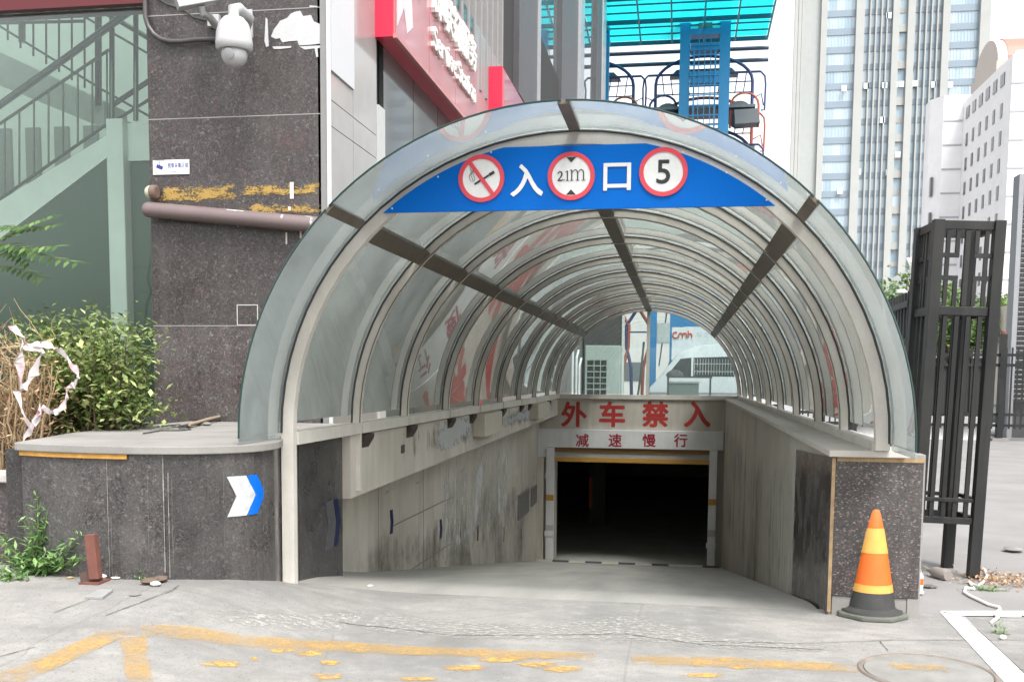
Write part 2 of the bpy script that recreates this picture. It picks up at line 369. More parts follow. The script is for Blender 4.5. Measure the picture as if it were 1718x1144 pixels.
def strip(mb, line, n=70, m=6, dz=.004):
    """one ragged band along photo points (x, y, half height)"""
    xs_ = [p[0] for p in line]
    def fn(u, v):
        x = lerp(xs_[0], xs_[-1], u); i = max(k for k in range(len(line) - 1) if xs_[k] <= x + 1e-6); t_ = (x - xs_[i]) / (xs_[i + 1] - xs_[i])
        p = gp(x, lerp(line[i][1], line[i + 1][1], t_) + (v * 2 - 1) * lerp(line[i][2], line[i + 1][2], t_)); return (p.x, p.y, H(p.x, p.y) + dz)
    return mb.grid(fn, n, m)
ym = MB(); decal(ym, [(200, 1074), (246, 1074), (258, 1150), (212, 1150)]); struct(ym.build('yellow_road_marking', yel))
ym = MB(); 
line = [(236, 1066, 9), (540, 1084, 10), (700, 1092, 8), (1000, 1102, 7)]
strip(ym, line)
struct(ym.build('yellow_road_marking', yel))
ym = MB(); strip(ym, [(1060, 1107, 7), (1220, 1111, 9), (1440, 1121, 7)], 40); struct(ym.build('yellow_road_marking', yel))
ys2 = MB()
for x, y, w_, h_ in [(370, 1116, 55, 10), (425, 1106, 14, 6), (518, 1097, 40, 9), (552, 1112, 30, 8), (548, 1136, 45, 9), (840, 1108, 80, 8), (900, 1116, 60, 9), (780, 1122, 60, 9), (940, 1124, 60, 9), (700, 1140, 60, 6), (470, 1092, 40, 6), (1180, 1134, 60, 7), (1240, 1120, 30, 6)]:
    decal(ys2, [(x - w_ * 1.2, y + h_ * .3), (x - w_ * .5, y - h_ * 1.2), (x + w_ * 1.2, y - h_ * .9), (x + w_ * .6, y + h_ * 1.2)], 14, 14, .0035, True)
struct(ys2.build('yellow_road_marking', yel_l))
wm = MB(); decal(wm, [(1577, 1027), (1617, 1034), (1730, 1142), (1690, 1150)]); decal(wm, [(1577, 1026), (1760, 1026), (1760, 1034), (1612, 1034)], dz=.0075)
struct(wm.build('white_road_marking', whp))
cb = MB()
cl = [(190, 1030, 10), (330, 1040, 10), (480, 1044, 16), (620, 1042, 20), (760, 1056, 18), (900, 1060, 16), (1060, 1052, 28), (1200, 1078, 12), (1400, 1088, 7), (1560, 1084, 4)]
strip(cb, [(x, y_, h_ * 1.25) for x, y_, h_ in cl], 120, 8, .003)
struct(cb.build('crumbled_pavement_edge', crum))
# joints and cracks scored into the paving
def crack(pts, w_):
    mb = MB(); P = [gp(*p) for p in pts]
    for p, q in zip(P, P[1:]):
        for k in range(4):
            a = p.lerp(q, k / 4); b = p.lerp(q, (k + 1) / 4); s = Vector((-(b - a).y, (b - a).x, 0)).normalized() * w_ * random.uniform(.4, 1)
            f = lambda v: (v.x, v.y, H(v.x, v.y) + .005)
            mb.add([f(a - s), f(b - s), f(b + s), f(a + s)], [(0, 1, 2, 3)])
    return mb
dk = plain('dark dirt in joint', (.075, .068, .06), .95)
kk = MB()
for pts, w_ in [([(178, 1034), (235, 1012), (290, 990), (300, 982)], .005), ([(0, 1102), (60, 1086)], .004), ([(90, 1030), (150, 1006)], .003), ([(1180, 1076), (1340, 1080), (1500, 1074), (1718, 1074)], .004),
                ([(1476, 1076), (1490, 1092)], .004), ([(1610, 1030), (1660, 1075), (1740, 1150)], .004), ([(560, 1042), (640, 1052), (760, 1066), (900, 1066)], .005), ([(900, 1066), (1050, 1064), (1180, 1082), (1380, 1090)], .004), ([(1660, 1124), (1718, 1124)], .004)]:
    c_ = crack(pts, w_); kk.add(c_.v, c_.f)
struct(kk.build('pavement_cracks', dk))

# manhole
mc = gp(1556, 1128); mc = Vector((mc.x, mc.y, H(mc.x, mc.y)))
t = thing('manhole_cover', 'round iron manhole cover with worn yellow paint set into the pavement', 'manhole', mc)
iron = mat('rusty worn iron', (.27, .265, .25), .7, .3, 6, .2, bmp=.25)
MB().lathe(mc, [(.318, .002), (.327, .009), (.343, .009), (.35, .002)], 48).build('frame_ring', mat('rust brown iron', (.20, .17, .145), .8, .4, 9), t)
MB().lathe(mc, [(.005, .006), (.25, .007), (.314, .006), (.3165, .001)], 48).build('lid', iron, t, fix=True)
mcp = MB(); mcp.grid(lambda u, v: (mc.x - .24 + .42 * u, mc.y - .03 + .2 * v, mc.z + .0095), 10, 8); mcp.build('paint_remains', worn('paint left on iron', (.50, .33, .12), 9, .42, .66, edge=.3), t)
for a in (): MB().box((mc.x + .2 * math.cos(R(a)) - .03, mc.y + .2 * math.sin(R(a)) - .008, mc.z + .006), (mc.x + .2 * math.cos(R(a)) + .03, mc.y + .2 * math.sin(R(a)) + .008, mc.z + .011)).build('lifting_slot', rubber, t)

# ------------------------------------------------------------------ curved planter wall on the left
ctrl = [(-4.13, 5.84), (-3.82, 5.765), (-3.42, 5.73), (-3.06, 5.79), (-2.82, 5.92), (-2.68, 6.12), (-2.66, 6.38), (-2.74, 6.66)]
plan = []
for i in range(len(ctrl) - 1):
    p0, p1, p2, p3 = [Vector(ctrl[max(0, min(len(ctrl) - 1, i + k))]) for k in (-1, 0, 1, 2)]
    for k in range(6):
        t_ = k / 6; plan.append(.5 * ((2 * p1) + (p2 - p0) * t_ + (2 * p0 - 5 * p1 + 4 * p2 - p3) * t_ ** 2 + (3 * p1 - p0 - 3 * p2 + p3) * t_ ** 3))
plan += [Vector((-2.74, 6.66)), Vector((-2.742, 7.4)), Vector((-2.742, 8.02))]
ZC = 1.03
def wallpt(s, z, off=0):
    i = max(0, min(len(plan) - 2, int(s))); d = (plan[i + 1] - plan[i]); n_ = Vector((d.y, -d.x)).normalized(); p = plan[i] + d * (s - i) + n_ * off
    return Vector((p.x, p.y, z))
def s_at(px, z):
    best = min((abs(pj(wallpt(k * .1, z))[0] - px), k * .1) for k in range((len(plan) - 13) * 10)); return best[1]
cw = thing('curved_planter_wall', 'dark polished granite wall curving round the planter left of the ramp', 'wall', (-3.4, 6.3, 0))
def slab(s0, s1, z1, n_=None, off=0, back=-.12):
    mb = MB(); n_ = n_ or max(2, int((s1 - s0)))
    mb.shell(lambda u, v, k: wallpt(lerp(s0, s1, u), lerp(-.45, z1, v), off if k == 0 else back), n_, 1); return mb
SM = len(plan) - 1.001
cuts = [0, s_at(180, .6), s_at(277, .6), s_at(377, .6), s_at(452, .6), SM - 1.5, SM]
for a, b in zip(cuts, cuts[1:]): slab(a + .012, b - .012, ZC).build('granite_panel', gran, cw)
slab(0.002, SM, ZC - .006, 40, -.012, -.2).build('mortar_joints', plain('grey joint mortar', (.30, .29, .27), .9), cw)
MB().box((-4.3, 5.92, -.2), (-4.135, 8.8, ZC)).build('return_wall', gran, cw)
# coping
outl = [(p.x, p.y) for p in plan]
off = []
for i in range(len(plan)): q = wallpt(i, 0, .03); off.append((q.x, q.y))
cap_poly = off + [(-2.63, 8.86), (-4.52, 8.86), (-4.5, 7.6), (-4.44, 6.85), (-4.17, 5.83)]
MB().prism([(x, y, ZC) for x, y in cap_poly], (0, 0, .05)).build('coping', capm, cw, bevel=.006)
ss = s_at(215, 1.0)
mb = MB(); mb.shell(lambda u, v, k: wallpt(lerp(.05, ss, u), lerp(ZC - .03, ZC - .001, v), .018 if k == 0 else .004), 14, 1)
mb.build('foam_strip', mat('orange filler foam', (.50, .26, .06), .9, .4, 14, bmp=.4), cw)
MB().box((-3.3, 7.1, -.8), (-2.90, 7.995, ZC)).build('wall_core', conc, cw)
# scratches and drips on the granite
scr = MB()
for px, y0, y1, w_ in [(181, 752, 960, .010), (188, 860, 965, .004), (276, 752, 955, .016), (284, 790, 965, .012), (290, 800, 940, .004), (375, 755, 960, .003), (250, 800, 950, .003), (448, 800, 970, .004), (430, 770, 900, .002)]:
    z0, z1 = at(px, y1, Y=5.85).z, at(px, y0, Y=5.85).z; s = s_at(px, (z0 + z1) / 2)
    n_ = 12; pts = [(s + random.uniform(-.02, .02), lerp(z0, z1, k / n_)) for k in range(n_ + 1)]
    for (a, za), (b, zb) in zip(pts, pts[1:]):
        wa = w_ / .16 * .5 * random.uniform(.3, 1)
        scr.add([wallpt(a - wa, za, .004), wallpt(a + wa, za, .004), wallpt(b + wa * .8, zb, .004), wallpt(b - wa * .8, zb, .004)], [(0, 1, 2, 3)])
scr.build('mortar_drips', mat('pale mortar smear', (.33, .32, .30), .9, .3, 20), cw)

def chevron(name, label, s_of, z0, z1, xs_, off=.006, mats=None, parent=None):
    """two nested arrow heads stuck on the wall"""
    c = thing(name, label, 'arrow marker', wallpt(s_of(xs_[0]), (z0 + z1) / 2))
    zm = (z0 + z1) / 2
    for (nm, m_, xa, xb) in mats:
        mb = MB()
        for (za, zb, ta, tb) in ((z0, zm, 0, 1), (zm, z1, 1, 0)):
            def fn(u, v, k, za=za, zb=zb, ta=ta, tb=tb):
                x = lerp(xa, xb, u) + 18 * lerp(ta, tb, v) * (0.9 if nm == 'white_arrow' else .75)
                if nm == 'blue_arrow' and u > .5: x -= 0
                return wallpt(s_of(x), lerp(za, zb, v), off if k == 0 else .001)
            mb.shell(fn, 4, 5)
        mb.build(nm, m_, c)
    return c
wref = mat('scuffed white reflective sheet', (.50, .52, .53), .4, .25, 25); bref = plain('blue reflective sheet', (.0, .13, .60), .35)
zz0, zz1 = at(420, 866, Y=6.0).z, at(420, 799, Y=6.0).z
chevron('chevron_marker', 'white and blue arrow marker stuck on the curved granite wall', lambda x: s_at(x, .6), zz0, zz1, (383,), mats=(('white_arrow', wref, 381, 413), ('blue_arrow', bref, 414.5, 431)))
# second one, round the corner by the ramp
p0 = Vector((-2.73, 7.72, .28)); c = thing('chevron_marker', 'scratched dull arrow marker on the granite just inside the ramp mouth', 'arrow marker', p0)
for nm, m_, ya, yb in (('grey_arrow', mat('scratched grey sheet', (.085, .088, .092), .4, .4, 25), 7.58, 7.76), ('navy_arrow', plain('dark blue reflective sheet', (.008, .018, .06), .4), 7.77, 7.87)):
    mb = MB()
    for za, zb, ta, tb in ((.14, .33, 0, 1), (.33, .52, 1, 0)):
        mb.shell(lambda u, v, k, za=za, zb=zb, ta=ta, tb=tb: Vector((-2.742 + (.008 if k == 0 else .002), lerp(ya, yb, u) + .07 * lerp(ta, tb, v), lerp(za, zb, v))), 2, 3)
    mb.build(nm, m_, c)

# lower planter wall further left
lw = thing('low_planter_wall', 'lower granite planter wall with a concrete rim at the left edge', 'wall', (-5.6, 6.1, 0))
MB().box((-9, 6.02, -.1), (-4.14, 6.2, .80)).build('granite_face', gran_p, lw)
MB().box((-9, 5.98, .80), (-4.13, 6.24, .86)).build('rim', mat('flaked concrete rim', (.45, .42, .39), .9, .3, 9, bmp=.4), lw, bevel=.01)
struct(MB().grid(lambda u, v: (lerp(-9, -4.3, u), lerp(6.2, 8.86, v), .72 + .06 * math.sin(9 * u + 7 * v)), 20, 12).build('planter_soil', mat('dry soil', (.12, .085, .055), .95, .4, 12, bmp=.5)))

# ------------------------------------------------------------------ right parapet
rw = thing('right_parapet_wall', 'parapet wall right of the ramp with speckled granite end and grey coping', 'wall', (1.25, 6.8, 0))
YR0, YR1, XA, XB = 6.76, 22.5, .985, 1.52
b_ = MB(); b_.add([(XA, YR0, -.1), (XB - .02, YR0, -.1), (XB - .02, YR1, -3), (XA, YR1, -3), (XA, YR0, 1.03), (XB - .02, YR0, 1.03), (XB - .02, YR1, 1.03), (XA, YR1, 1.03)],
                  [(0, 3, 2, 1), (4, 5, 6, 7), (0, 1, 5, 4), (1, 2, 6, 5), (2, 3, 7, 6), (3, 0, 4, 7)]); b_.build('plastered_core', conc_r, rw)
MB().box((XA + .012, YR0 - .03, .125), (XB + .015, YR0 - .002, 1.022)).build('end_slab', gran_s, rw, bevel=.003)
MB().box((XA + .02, YR0 - .02, -.03), (1.468, YR0 - .004, .122)).build('plinth', capm, rw)
g_ = MB(); g_.add([(XA - .012, YR0 - .03, -.02), (XA - .012, 8.75, -.36), (XA - .012, 8.75, .93), (XA - .012, YR0 - .03, 1.02), (XA - .001, YR0 - .03, -.02), (XA - .001, 8.75, -.36), (XA - .001, 8.75, .93), (XA - .001, YR0 - .03, 1.02)],
               [(0, 1, 2, 3), (7, 6, 5, 4), (0, 4, 5, 1), (1, 5, 6, 2), (2, 6, 7, 3), (3, 7, 4, 0)]); g_.build('side_slab', granite('smooth side granite', (.05, .046, .044), .12, 1.3, .4), rw)
MB().box((XA - .011, YR0 - .038, .02), (XA + .011, YR0 - .031, 1.02)).build('filler_edge', mat('tan filler', (.36, .25, .14), .9, .4, 20), rw)
MB().box((XA + .02, YR0 - .036, 1.0), (XB + .02, YR0 - .031, 1.028)).build('filler_edge', mat('tan filler', (.36, .25, .14)), rw)
cp = MB()
for ya, yb in ((YR0 - .07, 9.1), (9.105, 12.2), (12.205, 15.6), (15.605, 19), (19.005, YR1)): cp.box((XA - .035, ya, 1.03), (1.42, yb, 1.072))
cp.build('coping', mat('pale coping slabs', (.50, .475, .435), .75, .14, 3, bmp=.08), rw, bevel=.005)
MB().grid(lambda u, v: (XA - .002, lerp(8.7, 11.5, u), lerp(-.6, .98, v)), 14, 10).build('whitewash_drips', worn('whitewash drips', (.50, .49, .46), 2.6, .48, .6, .8, (1, 1.6, .16)), rw)
MB().grid(lambda u, v: (XA - .003, lerp(9, 22, u), lerp(-1.9, .98, v)), 20, 10).build('dark_wall_patch', worn('grey damp stain', (.20, .19, .165), 1.1, .46, .72, .8, (1, 1, .3)), rw)
MB().box((1.47, YR0 - .027, .0), (1.545, YR0 + .12, 1.05)).build('corner_edge', capm, rw)

# ------------------------------------------------------------------ left ramp wall and beam
XL = -3.1; XBM = -2.68
lwall = thing('left_ramp_wall', 'stained concrete wall along the left side of the ramp', 'wall', (XL, 15, -1.2))
m_ = MB(); m_.box((XL - .3, 8.0, -3), (XL, 22.9, .6)); lm = m_.build('concrete_face', conc, lwall)
seam = MB()
for px0, py0, px1, py1 in ((659, 882, 760, 833), (690, 955, 756, 912)):
    a, b = at(px0, py0, X=XL + .003), at(px1, py1, X=XL + .003); seam.bar(a, b, .006, .012)
for yy in (10.2, 12.1, 14, 16, 18, 20): seam.box((XL, yy, rampz(yy)), (XL + .003, yy + .006, .5))
seam.build('panel_seams', plain('faint seam', (.24, .215, .185), .9), lm)
sm = worn('whitewash splashes', (.62, .61, .585), 2.0, .47, .58, .8, (1, 1.0, .3))
stn = worn('dark lower wall tone', (.17, .155, .13), .9, .46, .75, .8, (1, .8, .5)); MB().grid(lambda u, v: (XL + .0025, lerp(8.1, 22.3, u), lerp(-2.9, -.1, v) + (1 - u) * 1.5 * (1 - v)), 30, 12).build('dark_wall_patch', stn, lm)  # patchy darker tone over the lower wall
stb = worn('rusty run stain', (.24, .20, .155), 2.2, .46, .66, .8, (1, 1.2, .25))
MB().grid(lambda u, v: (XL + .004, lerp(12.6, 19.5, u), lerp(-1.25, .45, v)), 16, 12).build('whitewash_splashes', sm, lm)
tagm = worn('black marker scrawl', (.03, .03, .035), 26, .47, .52, .8, (1, 1, 1))
for px, py, w_, h_ in ((649, 826, 9, 8), (700, 810, 12, 8), (774, 790, 9, 9)):
    a, b = at(px - w_, py + h_, X=XL + .006), at(px + w_, py - h_, X=XL + .006)
    MB().grid(lambda u, v: (XL + .006, lerp(a.y, b.y, u), lerp(a.z, b.z, v)), 2, 2).build('scrawl', tagm, lm)
def chev_side(px, py, hp, label, m1):
    p = at(px, py, X=XL); q = at(px, py - hp, X=XL); r_ = (q.z - p.z); wid = .10 if hp > 12 else .05
    o = MB()
    for z0, z1, t0, t1 in ((-r_, 0, 0, 1), (0, r_, 1, 0)):
        o.shell(lambda u, v, k: (XL + (.007 if k == 0 else .001), p.y + wid * (u - .5) + .22 * r_ * lerp(t0, t1, v), p.z + lerp(z0, z1, v)), 1, 3)
    return lead('chevron_marker', o, m1, label, 'arrow marker', 'dark arrow markers along the left ramp wall')
nv = plain('navy reflective sheet', (.012, .022, .075), .4); bk = plain('dirty black sheet', (.03, .03, .032), .6)
for px, py, hp, lab, m1 in ((656, 875, 20, 'navy arrow marker nearest the mouth of the ramp on the concrete wall', nv), (739, 887, 16, 'navy arrow marker second along the left concrete wall', nv), (772, 896, 6, 'short black stub of an arrow marker between longer ones on the left wall', bk),
                            (801, 894, 13, 'black arrow marker below the white splashes on the left wall', bk), (845, 896, 12, 'black arrow marker in front of the vent grille on the left wall', bk), (874, 895, 9, 'black arrow marker farthest down the left wall under the grille', bk)):
    chev_side(px, py, hp, lab, m1)
for x0, y0, x1, y1, lab in ((868, 873, 886, 818, 'dark slatted vent grille set in the left ramp wall, the nearer one'), (890, 850, 899, 812, 'dark slatted vent grille set in the left ramp wall, beside the door')):
    a, b = at(x0, y0, X=XL), at(x1, y1, X=XL); g_ = thing('vent_grille', lab, 'vent', (XL, a.y, a.z))
    z0 = a.z; z1 = b.z
    f_ = MB(); f_.box((XL, a.y, z0), (XL + .03, a.y + .05, z1)); f_.box((XL, b.y - .05, z0), (XL + .03, b.y, z1)); f_.box((XL, a.y + .05, z0), (XL + .03, b.y - .05, z0 + .04)); f_.box((XL, a.y + .05, z1 - .04), (XL + .03, b.y - .05, z1)); f_.build('frame', plain('grey vent frame', (.22, .21, .2), .6), g_)
    f_ = MB(); nsl = 10
    for k in range(nsl): zz = lerp(z0 + .05, z1 - .08, k / (nsl - 1)); f_.bar((XL + .014, a.y + .05, zz), (XL + .014, b.y - .05, zz), .03, .018, (.6, 0, .8))
    f_.build('slats', plain('grey vent slat', (.17, .165, .16), .6), g_); MB().box((XL + .001, a.y + .05, z0 + .04), (XL + .004, b.y - .05, z1 - .04)).build('opening', plain('dark duct', (.012, .012, .012), .9), g_)
bm_ = thing('ramp_edge_beam', 'pale concrete edge beam overhanging the left side of the ramp', 'beam', (XBM - .2, 14, .6))
b0 = MB(); b0.add([(XL - .1, 8.03, .50), (XBM, 8.03, .50), (XBM, 22.5, .66), (XL - .1, 22.5, .66), (XL - .1, 8.03, 1.02), (XBM, 8.03, 1.02), (XBM, 22.5, 1.0), (XL - .1, 22.5, 1.0)], [(0, 3, 2, 1), (4, 5, 6, 7), (0, 1, 5, 4), (1, 2, 6, 5), (2, 3, 7, 6), (3, 0, 4, 7)])
bo = b0.build('beam_body', band_m, bm_); MB().grid(lambda u, v: (XBM + .002, lerp(8.1, 22.3, u), lerp(.64, 1.01, v)), 40, 6).build('run_stain', stb, bo)
for ya, yb, zb in ((13.1, 14.4, .72), (18.2, 19.8, .74)):
    MB().box((XBM, ya, zb), (XBM + .16, yb, 1.02)).build('corbel', mat('cream corbel concrete', (.52, .48, .40), .8, .12, 4), bm_, bevel=.008)
mb = MB().grid(lambda u, v: (XBM + .003, lerp(10.8, 13.0, u), lerp(.66, 1.0, v)), 3, 2); mb.build('grey_plaster_patch', worn('grey plaster patch', (.45, .45, .45), 1.6, .36, .42, .85), bm_)
mb = MB().grid(lambda u, v: (XBM + .003, lerp(14.5, 21.5, u), lerp(.72, .97, v)), 3, 2); mb.build('grey_plaster_patch', worn('grey plaster patch', (.40, .41, .42), 1.6, .38, .44, .85), bm_)
pl = at(675, 753, X=XBM); MB().box((XBM, pl.y - .05, pl.z - .04), (XBM + .012, pl.y + .05, pl.z + .04)).build('socket_plate', plain('dark socket plate', (.06, .06, .06), .5), bm_)
for k, yy in enumerate((8.28, 9.78, 11.58, 12.85, 15.18, 17.0, 18.0, 20.68)):
    v_ = [(XBM, yy, 1.02), (XBM + .05, yy, 1.02), (XBM + .05, yy, .985), (XBM, yy, .90)]; MB().prism([(x, y, z) for x, y, z in v_], (0, .26, 0)).build('bracket', plain('dark brown wedge', (.045, .028, .022), .8), bm_)  # dark brown wedges along the top of the beam

# ------------------------------------------------------------------ glazed canopy
CX, CA, CZ = -.705, 1.975, 1.12
def cb_(y): return 1.945 - (y - 6.7) / 15.8 * .08
def arc(th, y, dr=0): return Vector((CX + (CA + dr) * math.cos(th), y, CZ + (cb_(y) + dr) * math.sin(th)))
can = thing('ramp_canopy', 'arched glass canopy on beige metal ribs over the ramp', 'canopy', (CX, 6.7, 0))
RY = [6.7, 8.2, 9.7, 11.5, 13.3, 15.1, 16.9, 18.75, 20.6, 22.5]
NT = 36
for k, y in enumerate(RY):
    mb = MB(); hy, hr = (.032, .044) if k == 0 else (.02, .04)
    sec = ((-hr, -hy), (hr, -hy), (hr, hy), (-hr, hy))
    ths = [math.pi * i / NT for i in range(NT + 1)]; vs = []
    for dr, dy in sec: vs.append(Vector((arc(0, y, dr).x, y + dy, 1.075)))
    for th in ths:
        for dr, dy in sec: p = arc(th, y, dr); p.y += dy; vs.append(p)
    zf = .0 if k == 0 else (.55 if k == 1 else 1.03)
    if k == 0: zf = H(-2.68, 6.7) - .02
    for dr, dy in sec: vs.append(Vector((arc(math.pi, y, dr).x, y + dy, zf)))
    m_ = len(vs) // 4; fs = [(i * 4 + j, i * 4 + (j + 1) % 4, i * 4 + 4 + (j + 1) % 4, i * 4 + 4 + j) for i in range(m_ - 1) for j in range(4)] + [(3, 2, 1, 0), tuple(m_ * 4 - 4 + j for j in range(4))]
    mb.add(vs, fs); rib = mb.build('rib', alu, can)
    # dark rubber seals along the rib's inner corners
    sb = MB()
    for dy in (-hy - .003, hy + .003):
        sb.tube([Vector((p.x, p.y + dy, p.z)) for p in (arc(th, y, hr - .006) for th in ths)], .008, 5)
    sb.build('seal', rubber, rib)
    if k: # side rib flange seen on the inside
        fb = MB(); fb.tube([Vector((p.x, p.y - hy - .002, p.z)) for p in (arc(th, y, -hr + .004) for th in ths)], .005, 4); fb.build('trim_line', alu_d, rib)
for th in (45, 90, 135):
    a = R(th); nrm = Vector((math.cos(a), 0, math.sin(a)))
    for ya, yb in zip(RY, RY[1:]):
        MB().bar(arc(a, ya + .045, -.005), arc(a, yb - .045, -.005), .13, .06, nrm).build('purlin', alu_d, can)
    MB().bar(arc(a, 6.01, .045), arc(a, RY[0] - .05, .045), .07, .022, nrm).build('glazing_strip', alu_d, can)
# sills
for ya, yb in zip(RY, RY[1:]):
    MB().box((XBM - .05, ya + .042, 1.035), (XBM + .055, yb - .042, 1.125)).build('sill_rail', alu, can)
    MB().box((1.22, ya + .042, 1.073), (1.32, yb - .042, 1.13)).build('sill_rail', alu, can)
# panes: four sectors per bay
secs = [(2, 44), (46, 89), (91, 134), (136, 178)]
for i, (ya, yb) in enumerate([(6.0, 6.66)] + list(zip(RY, RY[1:]))):
    a_, b_ = (ya, yb + .08) if i == 0 else (ya + .004, yb - .004)
    for t0, t1 in secs:
        if i == 0: t0 = 0 if t0 == 2 else t0 - .6; t1 = 180 if t1 == 178 else t1 + .6
        mb = MB(); mb.shell(lambda u, v, k: arc(R(lerp(t0, t1, u)), lerp(a_, b_, v), .048 + .008 * k), 14, 2)
        pane = mb.build('glass_pane', gl_front if i == 0 else gl_can, can, smooth=True)
        if i == 0:
            eb = MB(); eb.tube([arc(R(lerp(t0, t1, q / 14)), a_ - .002, .052) for q in range(15)], .0065, 5); eb.build('glass_edge', plain('green black glass edge', (.02, .05, .045), .2), pane)
# overhang pane drop to the coping on both sides
for xx, sgn in ((CX - CA - .052, -1), (CX + CA + .052, 1)):
    MB().box((xx - .004, 6.0, 1.082 if sgn < 0 else 1.078), (xx + .004, 6.66, CZ - .003)).build('glass_pane', gl_front, can)
# rear lunette
y = 22.5
gl_rear = glass('rear lunette glass', (.82, .89, .88), .07, (.5, .53, .52), 1.3)
for t0, t1 in ((1, 89), (91, 179)):
    pts = [arc(R(lerp(t0, t1, q / 20)), y + .05, -.04) for q in range(21)]; xm = CX + (.02 if t0 == 1 else -.02)
    pl_ = pts + ([Vector((xm, y + .05, 1.13)), ] if t0 == 1 else []); 
    if t0 == 91: pl_ = pts + [Vector((xm, y + .05, 1.13))]
    MB().prism(pl_, (0, .008, 0)).build('rear_pane', gl_rear, can)
MB().box((CX - .035, y - .04, 1.13), (CX + .035, y + .04, CZ + cb_(y) - .04)).build('mullion', alu, can)
MB().box((CX - CA, y - .05, 1.03), (CX + CA, y + .05, 1.128)).build('rear_rail', alu, can)

# blue entrance board
SY = 6.62
def sp(px, py, y=SY): return at(px, py, Y=y)
sg = thing('entrance_sign', 'blue arched entrance board with three round signs and white characters', 'sign', (CX, SY, 2.6))
zb = 2.598; zt = 3.0
tb = math.asin((zb - CZ) / (cb_(SY) - .012)); tt = math.asin((zt - CZ) / (cb_(SY) - .012))
pts = [arc(lerp(tb, tt, q / 10), SY, -.012) for q in range(11)] + [arc(math.pi - lerp(tt, tb, q / 10), SY, -.012) for q in range(11)]
MB().prism(pts, (0, .02, 0)).build('board', mat('bright blue board', (.0, .135, .56), .45, .05, 2, spec=.12), sg)
wht = plain('white sign vinyl', (.82, .82, .82), .4); redv = plain('red sign vinyl', (.72, .06, .09), .4); blv = plain('black sign vinyl', (.018, .018, .022), .4)
def disc(c, r0, r1, y0, y1, m, name, par):
    mb = MB(); n = 48
    if r0 == 0: mb.prism([(c.x + r1 * math.cos(2 * math.pi * k / n), y1, c.z + r1 * math.sin(2 * math.pi * k / n)) for k in range(n)], (0, y0 - y1, 0))
    else: mb.shell(lambda u, v, k: (c.x + lerp(r0, r1, v) * math.cos(2 * math.pi * u), y0 if k == 0 else y1, c.z + lerp(r0, r1, v) * math.sin(2 * math.pi * u)), n, 1)
    return mb.build(name, m, par)
RD = .152
ND = []
for px, py in ((808, 300), (958.5, 296), (1113, 289)):
    c = sp(px, py); d_ = disc(c, 0, RD - .002, SY - .008, SY - .0005, wht, 'round_sign', sg); disc(c, RD - .028, RD, SY - .0125, SY - .001, redv, 'red_ring', d_); ND.append((c, d_))
X_, Z_ = Vector((1, 0, 0)), Vector((0, 0, 1))
c, d_ = ND[0]
cg = MB(); cg.bar(c + Vector((-.045, -.0105, -.037)), c + Vector((.05, -.0105, .018)), .004, .012, (-.5, 0, .87)); cg.bar(c + Vector((.052, -.0105, .02)), c + Vector((.085, -.0105, .039)), .004, .018, (-.5, 0, .87))
for k in range(3): cg.tube([c + Vector((-.05 - .012 * k + .008 * math.sin(q * 1.6 + k), -.010, -.02 + .018 * q)) for q in range(6)], .0018, 4)
cg.build('cigarette', blv, d_)
a45 = R(127); dv = Vector((math.cos(a45), 0, math.sin(a45)))
MB().bar(c - dv * (RD - .02) + Vector((0, -.0125, 0)), c + dv * (RD - .02) + Vector((0, -.0125, 0)), .006, .026, (dv.z, 0, -dv.x)).build('red_slash', redv, d_)
c, d_ = ND[1]
for sgn in (1, -1):
    MB().prism([c + Vector((x, -.0085, sgn * z)) for x, z in ((-.032, .118), (.032, .118), (0, .085))], (0, -.003, 0)).build('black_triangle', blv, d_)
# serif "2.1m"
sf = MB()
def stroke(pts, ws):
    ws = [q * .78 for q in ws]
    P = [c + Vector((x, -.0085, z)) for x, z in pts]; vs = []
    for i, p in enumerate(P):
        t_ = (P[min(i + 1, len(P) - 1)] - P[max(i - 1, 0)]).normalized(); n_ = Vector((-t_.z, 0, t_.x)) * ws[i] / 2; vs += [p + n_, p - n_]
    vs2 = [v + Vector((0, -.003, 0)) for v in vs]; k = len(vs)
    sf.add(vs + vs2, [(2 * i + k, 2 * i + 1 + k, 2 * i + 3 + k, 2 * i + 2 + k) for i in range(len(P) - 1)] + [(2 * i, 2 * i + 2, 2 * i + 2 + k, 2 * i + k) for i in range(len(P) - 1)] + [(2 * i + 1, 2 * i + 1 + k, 2 * i + 3 + k, 2 * i + 3) for i in range(len(P) - 1)])
bz = -.03
def q2(x0, h):
    s = h / 1.0
    stroke([(x0 + .03 * s + .0, bz + .78 * h), (x0 + .10 * h, bz + .92 * h), (x0 + .26 * h, bz + 1.0 * h), (x0 + .43 * h, bz + .93 * h), (x0 + .5 * h, bz + .75 * h), (x0 + .44 * h, bz + .55 * h), (x0 + .24 * h, bz + .27 * h), (x0 + .04 * h, bz + .05 * h)], [.007, .008, .009, .012, .014, .012, .009, .007])
    stroke([(x0 + .03 * h, bz + .05 * h), (x0 + .52 * h, bz + .05 * h), (x0 + .57 * h, bz + .2 * h)], [.011, .011, .005])
q2(-.088, .058)
stroke([(-.046, bz + .001), (-.046, bz + .009)], [.009, .009])
def stem(x, h, w_=.009):
    stroke([(x, bz), (x, bz + h)], [w_, w_]); stroke([(x - .011, bz + .002), (x + .011, bz + .002)], [.004, .004])
stem(-.024, .062); stroke([(-.037, bz + .055), (-.024, bz + .062)], [.004, .006])
stem(.004, .068); stroke([(-.008, bz + .066), (.004, bz + .068)], [.004, .005])
